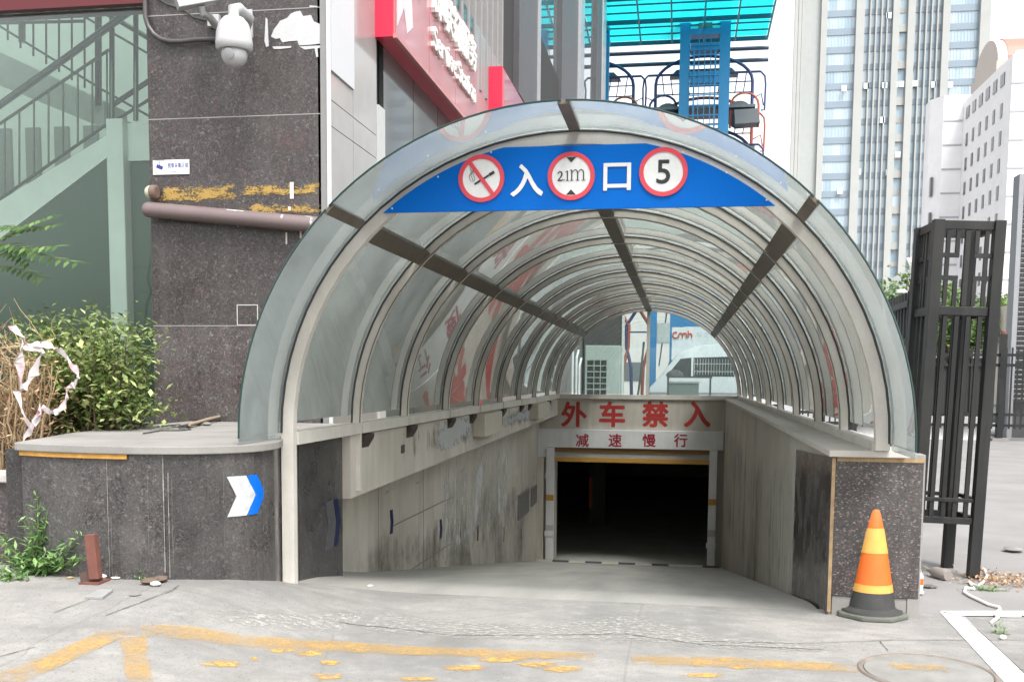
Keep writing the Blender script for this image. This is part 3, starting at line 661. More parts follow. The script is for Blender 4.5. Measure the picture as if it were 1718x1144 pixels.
for x0 in (.004, .042):
    stroke([(x0 + .002, bz + .05), (x0 + .012, bz + .064), (x0 + .024, bz + .069), (x0 + .034, bz + .062), (x0 + .038, bz + .048)], [.004, .006, .007, .008, .009]); stem(x0 + .038, .05)
sf.build('height_limit', blv, d_)
c, d_ = ND[2]; text('5', 'speed_limit', c + Vector((0, -.008, 0)), X_, Z_, .145, blv, d_, .003, .012)
text('入', 'character', sp(884, 303) + Vector((0, -.001, 0)), X_, Z_, .195, wht, sg, .006, .022, .205)
text('口', 'character', sp(1035.5, 297) + Vector((0, -.001, 0)), X_, Z_, .165, wht, sg, .006, .018, .168)
for px, py in ((658, 350), (735, 297), (824, 256), (1146, 256), (1219, 290), (1286, 336)): MB().lathe(sp(px, py), [(.006, 0), (.006, .004), (.003, .006)], 8, (0, -1, 0)).build('bolt', white_p, sg)

# ------------------------------------------------------------------ garage portal at the bottom
PY = 22.5
po = thing('garage_portal', 'concrete lintel across the ramp foot with four red characters', 'portal', (-1, PY, 1))
MB().box((-3.25, PY, .33), (XB + .3, PY + .4, 1.028)).build('lintel', band_m, po)
for ch, px in (('外', 963), ('车', 1027), ('禁', 1099.5), ('入', 1170)): text(ch, 'character', at(px, 695, Y=PY) + Vector((0, -.001, 0)), X_, Z_, .53, redtxt, po, .004, .034, .54)
MB().box((-3.4, PY + .02, -3), (-2.72, PY + .4, .33)).build('side_pier', conc, po); MB().box((.80, PY + .05, -3), (XB, PY + .4, .33)).build('side_pier', conc_r, po)
hd = thing('shutter_header', 'white steel shutter box with four dark red characters over the garage door', 'shutter box', (-1, PY - .2, 0))
HD = PY - .1; hx0, hx1 = at(900, 740, Y=HD).x, .96; hz0, hz1 = at(1050, 752.5, Y=HD).z, .35
MB().box((hx0, HD, hz0), (hx1, PY - .005, hz1)).build('box', white_p, hd, bevel=.008)
mb = MB(); mb.box((hx0, HD, hz0 - .22), (at(917, 780, Y=HD).x, PY - .005, hz0 - .001)); mb.build('drop_panel', white_p, hd)
dr_ = plain('dark red lettering', (.33, .018, .04), .5)
for ch, px in (('减', 977), ('速', 1032), ('慢', 1089), ('行', 1142)): text(ch, 'character', at(px, 738.5, Y=HD) + Vector((0, -.001, 0)), X_, Z_, .28, dr_, hd, .003, .02, .28)
sh = thing('roller_shutter', 'raised roller shutter with two yellow bars above the dark garage opening', 'shutter', (-1, PY + .1, -.3))
gx0, gx1 = at(929, 780, Y=PY).x, at(1193, 780, Y=PY).x
yb = plain('ochre yellow bar', (.50, .27, .05), .5)
za, zb_ = at(1060, 776, Y=PY).z, at(1060, 769, Y=PY).z; MB().box((gx0, PY - .06, za), (gx1, PY, zb_)).build('yellow_bar', yb, sh)
za2, zb2 = at(1060, 760, Y=PY).z, at(1060, 752, Y=PY).z; MB().box((gx0, PY - .05, za2), (gx1, PY + .01, zb2 + .1)).build('yellow_bar', plain('brown yellow bar', (.24, .13, .04), .6), sh)
sl_ = MB()
for k in range(3): z0 = lerp(zb_ + .002, za2 - .002, k / 3); z1 = lerp(zb_ + .002, za2 - .002, (k + 1) / 3) - .004; sl_.box((gx0, PY - .03, z0), (gx1, PY - .005, z1))
sl_.build('slats', mat('grey shutter slats', (.42, .42, .40), .5, .12), sh)
for px0, px1, xx, lab in ((916, 929, 0, 'white steel guide post with clamps at the left of the garage door'), (1188, 1201, 1, 'white steel guide post with clamps at the right of the garage door')):
    a, b = at(px0, 860, Y=PY - .1).x, at(px1, 860, Y=PY - .1).x; g_ = thing('guide_post', lab, 'post', (a, PY - .1, -2.6), 'white guide posts of the garage door')
    zf = rampz(PY - .1); MB().box((a, PY - .14, zf + .03), (b, PY - .02, hz0 - .003)).build('channel', white_p, g_, bevel=.006)
    MB().box((a - .02, PY - .17, zf), (b + .02, PY - .0, zf + .03)).build('foot', alu_d, g_)
    for zz in ((-.75, -2.05) if not xx else (-2.2,)): MB().box((a - .03, PY - .16, zz), (b + .012, PY - .141, zz + .12)).build('clamp', white_p, g_)
    MB().box((a + .002, PY - .146, -1.25), (b - .002, PY - .1415, -1.12)).build('yellow_band', yb, g_); MB().box((a + .002, PY - .146, -1.95), (b - .002, PY - .1415, -1.8)).build('pale_band', paper, g_)
pp = thing('cable_duct', 'pale vertical duct between the ramp wall and the left guide post', 'duct', (-2.95, PY - .1, -2.6))
MB().box((at(899, 860, Y=PY - .1).x, PY - .16, rampz(22.4) + .01), (at(914, 860, Y=PY - .1).x - .03, PY + .015, hz0 - .225)).build('casing', band_m, pp)
dkc = mat('dark garage concrete', (.42, .43, .40), .9, .2, 2)
gi = MB(); FZ = rampz(22.9) - .02
gi.box((-9, 22.92, FZ - .2), (6, 44, FZ)); gi.box((-9, 22.92, -.32), (6, 44, -.1)); gi.box((-9.2, 22.92, FZ), (-9, 44, -.32)); gi.box((6, 22.92, FZ), (6.2, 44, -.32)); gi.box((-9, 44, FZ), (6, 44.2, -.32))
gi.box((-9, 22.905, FZ), (-2.73, 22.98, -.32)); gi.box((.79, 22.905, FZ), (6, 22.98, -.32))
props(gi.build('garage_interior', dkc), 'dark concrete garage seen through the open shutter', 'garage')
pc = at(990, 850, Y=29); col_ = thing('garage_column', 'dark column with an orange guard inside the garage', 'column', (pc.x, 29, FZ))
MB().box((pc.x - .02, 29, FZ), (pc.x + .42, 29.4, -.33)).build('shaft', plain('dark grey column paint', (.09, .09, .085), .8), col_); MB().box((pc.x - .035, 28.97, FZ + .45), (pc.x + .06, 29.1, FZ + 1.35)).build('orange_guard', plain('orange guard', (.55, .10, .03), .6), col_)
sbp = thing('speed_hump', 'rubber speed hump of black and pale blocks across the ramp foot', 'speed hump', (-1, 21.3, rampz(21.3)))
bx0 = -2.95
for k in range(11):
    xa = bx0 + k * .35; y_ = 21.3; z_ = rampz(y_); mb = MB()
    mb.prism([(xa, y_ - .16, rampz(y_ - .16)), (xa, y_ - .06, z_ + .045), (xa, y_ + .06, z_ + .03), (xa, y_ + .16, rampz(y_ + .16))], (.345, 0, 0))
    mb.build('block', plain('pale worn rubber', (.42, .40, .33), .8) if k in (0, 2, 4, 6, 8, 9) else plain('black worn rubber', (.05, .05, .05), .8), sbp)
# ------------------------------------------------------------------ office building on the left
YB, XF = 8.9, -3.15
ob = thing('office_building', 'dark granite office building with a polished street face beside the ramp', 'building', (-5, 9, 0))
PXL = -4.885
pil = MB().box((PXL, YB + .012, .3), (XF - .065, YB + .9, 9)); MB().box((XF - .0645, YB, .3), (XF - .001, YB + .0015, 9)).build('corner_return', gran_p, ob); pil = pil.build('granite_pillar', gran_p, ob)
zj = [.3] + [at(400, q, Y=YB).z for q in (546.5, 371, 196, 20)] + [9]
for za, zb_ in zip(zj, zj[1:]): MB().box((PXL - .001, YB, za + .002), (XF - .065, YB + .0115, zb_ - .002)).build('granite_slab', gran_p, pil)
jm = plain('pale joint line', (.30, .29, .28), .9); jb = MB()
for y0 in (20, 196, 546.5):
    z = at(400, y0, Y=YB).z; jb.box((PXL + .002, YB - .003, z - .004), (XF - .002, YB - .0005, z + .004))
jb.build('panel_joints', jm, pil)
a, b = at(398, 546, Y=YB), at(433, 511, Y=YB); hb = MB()
for x0, z0, x1, z1 in ((a.x, a.z, b.x, a.z + .008), (a.x, b.z - .008, b.x, b.z), (a.x, a.z + .008, a.x + .008, b.z - .008), (b.x - .008, a.z + .008, b.x, b.z - .008)): hb.box((x0, YB - .006, z0), (x1, YB - .0035, z1))
hb.build('access_hatch_outline', plain('pale hatch seal', (.5, .49, .47), .8), pil)
tr = MB(); tr.box((XF - .012, YB - .02, 1.06), (XF + .022, YB - .001, 9)); tr.build('corner_trim', plain('white corner trim', (.6, .6, .6), .4), ob)
MB().box((XF - .075, YB - .008, 1.06), (XF - .0125, YB - .001, 9)).build('edge_trim', plain('grey edge trim', (.22, .22, .22), .5), ob)
def onp(px, py): return at(px, py, Y=YB)
gl_ = worn('yellow glue remains', (.36, .22, .045), 7, .45, .49, .8, (1, 1, 2.6), (.46, .31, .10), .45, edge=.13)
def patch(px0, py0, px1, py1, m, nm, par, off=.006):
    a, b = onp(px0, py1), onp(px1, py0)
    return MB().grid(lambda u, v: (lerp(a.x, b.x, u), YB - off, lerp(a.z, b.z, v)), 24, 10).build(nm, m, par)
patch(258, 308, 400, 342, gl_, 'glue_remains', pil); patch(402, 306, 546, 330, gl_, 'glue_remains', pil); patch(400, 338, 548, 362, gl_, 'glue_remains', pil)
patch(455, 205, 520, 265, worn('pinkish rub marks', (.15, .105, .10), 9, .44, .70, .6, (1, 1, .7)), 'rub_marks', pil, .004)
pk = MB()
for px, py, w_, h_ in ((490, 320, 3, 14), (486, 350, 2, 3), (505, 392, 1.5, 8), (481, 400, 1.2, 10), (399, 372, .8, 8)):
    a, b = onp(px - w_, py + h_), onp(px + w_, py - h_); pk.box((a.x, YB - .008, a.z), (b.x, YB - .0065, b.z))
pk.build('tape_scraps', plain('pink white tape', (.72, .60, .55), .6), pil)

# stone side just behind the corner and fascia along the street face
side = mirrorwall('polished grey side panel', (.33, .32, .31), .30, .10)
dkm = mirrorwall('polished dark green panel', (.03, .036, .033), .3, .05)
def fy(px): return at(px, 150, X=XF).y
Y1, Y2, Y3, Y4 = fy(592), fy(632), fy(643), fy(800)
for ya, yb_ in ((YB + .002, Y1), (Y1 + .008, Y2 - .004)):
    zs = [.5, 1.9, 2.75, 3.75, 3.98, 9]
    for za, zb_ in zip(zs, zs[1:]): MB().box((XF - .06, ya, za + .004), (XF, yb_, zb_ - .004)).build('stone_panel', side, ob)
zw = at(575, 137, X=XF).z; MB().box((XF, YB + .03, zw), (XF + .02, Y1 - .01, 9)).build('white_board', mat('white enamel board', (.58, .59, .61), .35, .04, 4), ob)
MB().box((XF - .1, YB + .0, .3), (XF - .061, 40, 9)).build('side_backing', plain('dark backing', (.03, .03, .03), .9), ob)
MB().box((XF - .03, Y2, .5), (XF + .02, Y3, 4.3)).build('light_strip', plain('pale metal strip', (.5, .51, .5), .4), ob)
ZF = at(825, 85, X=XF).z
shop = mirrorwall('shop front glass', (.05, .075, .065), .32, .03)
sh0 = MB()
for k in range(6):
    ya = lerp(Y3 + .01, fy(845), k / 6); yb_ = lerp(Y3 + .01, fy(845), (k + 1) / 6) - .02; MB().box((XF - .05, ya, .62), (XF, yb_, 3.55)).build('shop_window', shop, ob)
    MB().box((XF - .05, ya, 3.57), (XF, yb_, ZF)).build('fascia_panel', dkm if k < 4 else side, ob)
MB().box((XF - .05, fy(845), .62), (XF, 40, ZF)).build('fascia_panel', side, ob)
# flat panel and decals standing in for reflections in the shop glass
wp = plain('white poster', (.62, .66, .63), .5)  # white of a reflected building, put into a flat panel
for ya, yb_, za, zb_ in ((12.05, 13.2, 1.3, 3.1),): poster = MB().box((XF + .0005, ya, za), (XF + .008, yb_, zb_)).build('reflection_panel', wp, ob)
for k, ch in enumerate('招聘'): text(ch, 'character', (XF + .0085, 12.62, 2.65 - .75 * k), (0, 1, 0), Z_, .6, plain('red reflection colour', (.33, .05, .05), .6), poster, .003, .02)
rp = MB(); rp.prism([(XF + .0005, 13.6, 1.2), (XF + .0005, 14.5, 1.2), (XF + .0005, 14.5, 2.0), (XF + .0005, 14.3, 2.15), (XF + .0005, 14.2, 2.5), (XF + .0005, 14.0, 2.5), (XF + .0005, 13.95, 2.1), (XF + .0005, 13.6, 1.9)], (.008, 0, 0)); rp.build('reflection_decal', plain('red reflection colour', (.33, .05, .05), .6), ob)
MB().box((XF, 15.7, 1.0), (XF + .03, 15.95, 3.2)).build('red_strip', plain('red reflection colour', (.33, .05, .05), .6), ob)
# curtain wall above the fascia: dark columns, glass and bright fins
colm = mat('dark facade column', (.075, .073, .08), .5, .2, 3); cgl = mirrorwall('green grey curtain glass', (.09, .11, .11), .5, .02); fin = plain('bright facade fin', (.5, .52, .54), .3, .6)
ZT = 24
MB().box((XF - .4, 16.8, ZF + .01), (XF - .1, fy(866), ZT)).build('curtain_glass', cgl, ob)
MB().box((XF - .35, fy(866) + .005, ZF + .01), (XF + .05, fy(897), ZT)).build('facade_column', colm, ob)
MB().box((XF - .3, fy(897) + .01, 3), (XF + .1, fy(899), ZT)).build('facade_fin', fin, ob)
MB().box((XF - .4, fy(899) + .01, ZF + .01), (XF - .08, fy(940), ZT)).build('curtain_glass', cgl, ob)
MB().box((XF - .35, fy(940) + .01, ZF + .01), (XF + .03, fy(967), ZT)).build('facade_column', colm, ob)
MB().box((XF - .3, fy(967) + .01, 3), (XF + .12, fy(973), ZT)).build('facade_fin', fin, ob)
MB().box((XF - .4, fy(973) + .01, ZF + .01), (XF - .06, fy(998), ZT)).build('curtain_glass', cgl, ob)
MB().box((XF - .35, fy(998) + .01, ZF + .01), (XF + .04, fy(1007), ZT)).build('facade_column', colm, ob)
MB().box((XF - .3, fy(1007) + .01, 1), (XF + .08, 40, ZT)).build('facade_fin', fin, ob)
MB().box((-20, 12.8, 9), (XF - .41, 40, ZT)).build('upper_block', colm, ob)
lvb = MB()
for k in range(9): y_ = lerp(13.9, 17.6, k / 8); lvb.box((XF - .12, y_, 5.9), (XF + .02, y_ + .12, 8.2))
lvb.build('louvre_fins', plain('grey louvre fin', (.28, .27, .27), .5), ob)
MB().box((XF - .15, 12.5, ZF - .2), (XF - .05, 17.9, 9)).build('louvre_backing', plain('dark louvre recess', (.05, .05, .055), .7), ob)

# red signboard
srd = mat('bright red sign casing', (.62, .025, .07), .35, .06, 4); srf = mirrorwall('glossy pale red sign face', (.56, .15, .17), .42, .06)  # sign face base made paler to carry part of the sheen
XS = -2.93; sy0 = at(664, 61, X=XS).y; sy1 = at(801, 72, X=XS).y; sz0 = at(664, 61, X=XS).z; sz1 = at(757, 0, X=XS).z
rs = thing('red_signboard', 'large red shop signboard with raised white lettering on the building side', 'signboard', (XS, sy0, sz0))
MB().box((XF, sy0, sz0), (XS - .03, sy1, sz1)).build('casing', srd, rs)
for k in range(3):
    ya = lerp(sy0 + .02, sy1 - .02, k / 3) ; yb_ = lerp(sy0 + .02, sy1 - .02, (k + 1) / 3) - .015; MB().box((XS - .029, ya, sz0 + .03), (XS, yb_, sz1)).build('face_panel', srf, rs)
MB().box((XS - .03, sy0, sz0 - .015), (XS + .012, sy1, sz0 + .028)).build('lower_rim', mat('dusty pink rim', (.52, .22, .22), .5), rs)
wl_ = plain('raised white letters', (.75, .74, .72), .5); YD = Vector((0, 1, 0)); L_ = sy1 - sy0
text('4', 'lettering', (XS + .001, sy0 + .5, sz0 + 1.0), YD, Z_, .42, wl_, rs, .05, .03); text('小', 'lettering', (XS + .001, sy0 + .92, sz0 + .95), YD, Z_, .38, wl_, rs, .05, .03)
text('即联打服务', 'lettering', (XS + .001, sy0 + L_ * .645, sz0 + .95), YD, Z_, .42, wl_, rs, .05, .03, L_ * .58)
text('Service Station', 'lettering', (XS + .001, sy0 + L_ * .645, sz0 + .47), YD, Z_, .25, wl_, rs, .04, .02, L_ * .58)
pp_ = MB(); pr = [(sy0 + .05, .12), (sy0 + .3, .38), (sy0 + .42, .16), (sy0 + .66, .30), (sy0 + .62, .55), (sy0 + .45, .8), (sy0 + .42, 1.25), (sy0 + .05, 1.27)]
pp_.prism([(XS + .0005, y_, sz0 + z_) for y_, z_ in pr], (.004, 0, 0)); pp_.build('peeled_film', plain('pale peeled film', (.70, .60, .62), .5), rs)
# second red sign
s2y0 = at(820, 112, X=XF).y; z2 = at(820, 112, X=XF).z
r2 = thing('red_signboard', 'narrow second red signboard farther along the building side', 'signboard', (XF, s2y0, 4))
MB().box((XF + .001, s2y0, 3.3), (XF + .22, fy(868), z2)).build('casing', srd, r2)
MB().box((XF + .2205, s2y0 + .1, 3.35), (XF + .235, fy(868), z2 - .03)).build('face_panel', srf, r2)

# stairwell behind green glass
hdr = MB(); zh = at(120, 14, Y=YB).z
MB().box((-9.5, YB - .03, zh), (PXL - .002, YB + .25, 9)).build('red_header', mat('dark red header', (.10, .012, .016), .4, .1, 3), ob)
gst = glass('green stairwell glass', (.905, .965, .935), .03, (.30, .37, .335), .8)
zg0 = at(200, 694, Y=YB).z
for xa, xb in ((-9.5, -7.4), (-7.395, PXL - .003)): MB().box((xa, YB + .05, zg0), (xb, YB + .062, zh - .001)).build('stairwell_glass', gst, ob)
MB().box((-9.5, YB + .0, zg0 - .07), (PXL - .003, YB + .1, zg0 - .001)).build('glass_sill', plain('dark glass frame', (.05, .055, .05), .5), ob)
MB().box((-9.5, YB + .02, .3), (PXL - .003, YB + .2, zg0 - .075)).build('base_wall', gran_p, ob)
pgw = mat('pale green stairwell wall', (.34, .42, .38), .7, .12, 1.5)
MB().box((-9.8, 12.6, 0), (PXL + .4, 12.75, 8)).build('stairwell_back_wall', pgw, ob)
MB().box((-9.8, YB + .3, .9), (PXL + .3, 12.6, 1.0)).build('stairwell_floor', mat('dark floor', (.10, .12, .11), .5), ob)
MB().box((-9.9, YB + .3, 0), (-9.8, 12.6, 8)).build('stairwell_side_wall', pgw, ob)
MB().box((PXL + .001, YB + .9, 0), (PXL + .15, 12.6, 8)).build('stairwell_side_wall', pgw, ob)
dv_ = MB()
for k in range(12): x_ = -9.5 + k * .42; dv_.box((x_, 12.55, 2.6 + .01 * k), (x_ + .2, 12.599, 4.75))
dv_.build('gap_shade_boxes', plain('gap shade colour', (.11, .14, .125), .8), ob)  # dark boxes on the back wall, painted shade of the gaps under the flight
st = thing('staircase', 'pale green staircase with steel handrails behind the left glass', 'staircase', (-6, 9.8, 1))
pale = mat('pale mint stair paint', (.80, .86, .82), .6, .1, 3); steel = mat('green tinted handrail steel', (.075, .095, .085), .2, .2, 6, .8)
dkg = mat('dark green understair panel', (.030, .078, .053), .5, .25, 1.2, fine=4)
YSt = 9.8
def sa(px, py, y_=YSt): return at(px, py, Y=y_)
A0, A1, B0, B1 = sa(-60, 446), sa(188, 258), sa(-60, 374), sa(188, 222)
MB().prism([A0, A1, B1, B0], (0, .12, 0)).build('stringer', pale, st)
MB().prism([A0 + Vector((0, .121, 0)), A1 + Vector((0, .121, 0)), B1 + Vector((0, .121, 0)), B0 + Vector((0, .121, 0))], (0, 1.1, 0)).build('flight_slab', pale, st)
cx0, cx1 = sa(186, 205).x, sa(214, 205).x
MB().box((cx0, YSt - .1, 1), (cx1, YSt + .1, sa(200, 203).z)).build('newel_column', pale, st, bevel=.01)
MB().box((cx1, YSt, sa(230, 270).z), (PXL + .3, YSt + .12, sa(230, 207).z)).build('landing_beam', pale, st)
MB().box((cx1, YSt + .12, sa(230, 215).z - .15), (PXL + .3, YSt + 1.3, sa(230, 210).z - .01)).build('landing', pale, st)
MB().prism([sa(-60, 448), sa(185, 262), (cx0 - .001, YSt, 1.0), (sa(-60, 446).x, YSt, 1.0)], (0, .05, 0)).build('understair_panel', dkg, st)
MB().box((cx1 + .001, YSt + .03, 1.0), (PXL + .25, YSt + .08, sa(230, 271).z)).build('understair_panel', dkg, st)
def rail(pts, r, y_, nm='handrail'):
    MB().tube([sa(px, py, y_) for px, py in pts], r, 10).build(nm, steel, st, smooth=True)
rail([(-40, 205), (110, 98), (214, 22), (228, 15), (262, 12)], .036, YSt)
rail([(-40, 235), (183, 84)], .016, YSt); rail([(-40, 362), (182, 207)], .016, YSt)
for px, pyt, pyb in ((188, 48, 203), (228, 22, 203)): rail([(px, pyt), (px, pyb)], .026, YSt, 'rail_post')
for k in range(8): px = 8 + 24.5 * k; yt = 235 - (px + 40) * .677; yb_ = 362 - (px + 40) * .698; rail([(px, yt), (px, yb_)], .010, YSt, 'baluster')
# flight behind going the other way
Y2_ = 11.2
q0, q1, q2_, q3 = sa(-60, 60, Y2_), sa(175, 170, Y2_), sa(175, 215, Y2_), sa(-60, 118, Y2_)
MB().prism([q0, q1, q2_, q3], (0, .5, 0)).build('rear_flight', mat('mint paint darkened for shade', (.34, .42, .38), .7), st)  # darker copy of the mint: shade put into the rear flight's colour
rail([(-40, 20), (170, 150), (250, 195)], .014, Y2_); rail([(165, 15), (262, 72)], .03, Y2_); rail([(120, 16), (262, 98)], .014, Y2_); rail([(-40, 40), (140, 36)], .02, Y2_); 
rail([(165, 18), (165, 178)], .04, Y2_, 'rail_post'); rail([(37, 20), (37, 72)], .04, Y2_, 'rail_post'); rail([(190, 176), (262, 128)], .03, Y2_)
rail([(190, 205), (262, 160)], .018, Y2_)
for k in range(9): px = 13 + 21.5 * k; rail([(px, 15), (px, 60 + .62 * px)], .012, Y2_, 'baluster')

# things fixed to the pillar
cm = mat('white camera plastic', (.46, .46, .47), .35, .04, 6)
dc = thing('dome_camera', 'white dome security camera hanging from a bracket on the pillar', 'security camera', at(393, 60, Y=8.45))
YC = 8.45; cc = at(393, 80, Y=YC); sc_ = (at(420, 80, Y=YC).x - at(366, 80, Y=YC).x) / .30
zt_ = at(393, 10, Y=YC).z; z30 = at(393, 30, Y=YC).z; z70 = at(393, 72, Y=YC).z; z85 = at(393, 86, Y=YC).z; zbot = at(393, 114, Y=YC).z
r_ = (at(421, 75, Y=YC).x - at(363, 75, Y=YC).x) / 2; c0 = Vector((cc.x, YC, 0))
MB().lathe(c0, [(r_ * .86, z85), (r_ * .98, z85 + .02), (r_, z70), (r_ * .98, z70 + .01), (r_ * .95, lerp(z70, z30, .4)), (r_ * .8, lerp(z70, z30, .75)), (r_ * .55, lerp(z70, z30, .97)), (r_ * .3, z30 + .01), (r_ * .28, z30 + .03)], 32).build('housing', cm, dc, smooth=True)
rb_ = r_ * .70; zc_ = zbot + rb_
MB().lathe(c0, [(rb_ * math.cos(R(a)), zc_ + rb_ * math.sin(R(a))) for a in range(-88, 45, 12)] + [(rb_ * .7, z85 + .005)], 28).build('camera_ball', cm, dc, smooth=True)
MB().lathe(Vector((cc.x, YC - rb_ * .9, zc_ - .02)), [(.045, 0), (.045, .015), (.03, .02)], 20, (0, -1, -.35)).build('lens_window', plain('grey lens window', (.35, .35, .36), .2), dc, smooth=True)
wp0 = at(424, 60, Y=YB - .02)
MB().tube([Vector((cc.x, YC, z30)), Vector((cc.x, YC, lerp(z30, zt_, .7))), Vector((cc.x + .02, YC + .05, zt_ - .01)), Vector((cc.x + .05, YC + .2, lerp(z30, zt_, .6))), Vector((wp0.x - .065, YB - .03, lerp(z30, zt_, .35)))], [.045, .05, .052, .045, .04], 14).build('bracket_arm', cm, dc, smooth=True)
wp0 = at(424, 60, Y=YB - .02); MB().box((wp0.x - .13, YB - .035, wp0.z - .02), (wp0.x, YB - .002, at(424, 18, Y=YB).z)).build('wall_plate', cm, dc, bevel=.005)
bc = thing('bullet_camera', 'boxy white security camera on an angled arm at the top of the pillar', 'security camera', at(335, 5, Y=8.5))
pA, pB = at(296, 6, Y=8.4), at(375, -8, Y=8.62)
MB().bar(pA, pB, .12, .10).build('housing', cm, bc, bevel=.006); MB().bar(pA + Vector((-.03, -.03, .055)), pB + Vector((0, 0, .055)), .15, .012).build('sun_shield', cm, bc)
MB().tube([at(338, 10, Y=8.52), at(340, 22, Y=8.55), at(352, 30, Y=8.7), at(362, 42, Y=8.86)], [.03, .028, .032, .04], 10).build('arm', cm, bc, smooth=True)
MB().box((at(352, 48, Y=YB).x, YB - .05, at(352, 48, Y=YB).z), (at(371, 48, Y=YB).x, YB - .002, at(371, 27, Y=YB).z)).build('wall_plate', cm, bc, bevel=.004)
cd_ = MB().tube([at(x, y_, Y=YB - .04) for x, y_ in ((243, -5), (244, 30), (249, 45), (258, 58), (270, 66), (285, 70), (305, 70), (330, 67), (366, 66))], .022, 10)
lead('cable_conduit', cd_, plain('grey black corrugated conduit', (.07, .068, .066), .35), 'dark conduit looping across the pillar to the dome camera', 'conduit', smooth=True)
lead('cable', MB().tube([at(x, y_, Y=YB - .015) for x, y_ in ((262, -4), (280, 8), (300, 14), (312, 20), (325, 30), (345, 35))], .008, 6), rubber, 'thin black cable running to the boxy camera on the pillar', 'cable', smooth=True)
# torn paper
tp = [(455, 20), (460, 14), (480, 42), (483, 37), (489, 33), (494, 22), (500, 19), (505, 19), (509, 28), (525, 26), (530, 39), (538, 41), (537, 76), (520, 77), (512, 76), (501, 78), (497, 70), (488, 68), (478, 70), (473, 72), (468, 66), (462, 65), (455, 67)]
tp = [(455, 62), (460, 50), (466, 42), (470, 36), (482, 31), (488, 24), (494, 21), (504, 19), (509, 28), (522, 26), (525, 33), (527, 37), (537, 41), (537, 74), (520, 76), (502, 77), (499, 69), (485, 70), (474, 72), (470, 65), (462, 66)]
tpm = MB(); tpm.prism([onp(x, y_) + Vector((0, -.005, 0)) for x, y_ in tp], (0, .004, 0))
for q in ([(446, 30), (449, 33), (451, 78), (447, 80), (444, 70)], [(457, 79), (490, 78), (488, 81), (470, 83), (460, 83)], [(502, 79), (538, 77), (539, 80), (533, 82), (534, 96), (531, 97), (528, 82), (512, 84)], [(520, 10), (533, 11), (532, 13), (519, 13)], [(537, 20), (540, 20), (539, 38), (537, 36)]): tpm.prism([onp(x, y_) + Vector((0, -.005, 0)) for x, y_ in q], (0, .004, 0))
lead('torn_poster', tpm, paper, 'torn white poster remains stuck on the pillar by the dome camera', 'poster')
# small notice
nb = thing('notice_plate', 'small white notice plate with blue camera symbol on the pillar', 'notice', onp(288, 280))
a, b = onp(258, 294), onp(318, 268); MB().box((a.x, YB - .012, a.z), (b.x, YB - .002, b.z)).build('plate', plain('white notice plate', (.72, .74, .78), .35), nb)
bl = plain('navy notice print', (.03, .04, .22), .5)
text('图像采集区域', 'lettering', onp(299.5, 278) + Vector((0, -.012, 0)), X_, Z_, .045, bl, nb, .001, .012, .20)
text('CCTV area', 'lettering', onp(289, 288) + Vector((0, -.012, 0)), X_, Z_, .018, bl, nb, .001, 0, .09)
icn = MB(); o_ = onp(269, 281) + Vector((0, -.0135, 0)); icn.bar(o_ + Vector((-.03, 0, .012)), o_ + Vector((.03, 0, -.012)), .003, .032, (.37, 0, .93)); icn.bar(o_ + Vector((0, 0, .015)), o_ + Vector((0, 0, .05)), .003, .004, (1, 0, 0))
for s_ in (-1, 1): icn.bar(o_ + Vector((s_ * .045, 0, -.055)), o_ + Vector((s_ * .045, 0, .06)), .002, .002, (1, 0, 0))
for s_ in (-.055, .06): icn.bar(o_ + Vector((-.045, 0, s_)), o_ + Vector((.045, 0, s_)), .002, .002)
icn.build('camera_symbol', bl, nb)
# sloping pipe
pv = mat('faded brown plastic pipe', (.165, .125, .125), .45, .12, 4)
pi_ = thing('brown_pipe', 'sloping faded brown pipe across the pillar with paper scraps on it', 'pipe', at(250, 352, Y=8.78))
pa, pb2 = at(249, 352, Y=8.80), at(551, 379, Y=8.80)
MB().lathe(pa, [(.03, -.045), (.055, -.035), (.068, -.01), (.07, 0), (.07, (pb2 - pa).length)], 20, pb2 - pa).build('tube', pv, pi_, smooth=True)
ps = MB(); dpp = (pb2 - pa)
for t_, ln, w_, ang in ((.5, .16, .02, .35), (.76, .02, .045, .7), (.92, .025, .09, .9), (.9, .07, .02, .2)):
    for i in range(5):
        q0 = pa + dpp * (t_) + dpp.normalized() * (ln * (i / 5 - .5)); q1 = q0 + dpp.normalized() * ln / 5
        aa = R(75) - ang * .6; bb = aa - w_ / .07 * random.uniform(.5, 1)
        f_ = lambda p, an: p + Vector((0, -math.cos(an), math.sin(an))) * .0715
        ps.add([f_(q0, aa), f_(q1, aa), f_(q1, (aa + bb) / 2), f_(q1, bb), f_(q0, bb), f_(q0, (aa + bb) / 2)], [(0, 1, 2, 5), (5, 2, 3, 4)])
ps.build('paper_scraps', paper, pi_)
st_ = thing('pipe_socket', 'broken rounded pipe socket on the pillar edge above the brown pipe', 'pipe socket', onp(250, 323))
a = at(254, 323, Y=8.82); MB().lathe(a, [(.02, .055), (.045, .045), (.06, .02), (.065, 0)], 18, (-1, 0, 0)).build('cap', plain('cream plaster', (.55, .52, .42), .7), st_, smooth=True)
MB().lathe(a, [(.06, -.001), (.066, -.006), (.066, -.05), (.05, -.06)], 18, (-1, 0, 0)).build('collar', plain('brown collar', (.16, .11, .09), .7), st_)

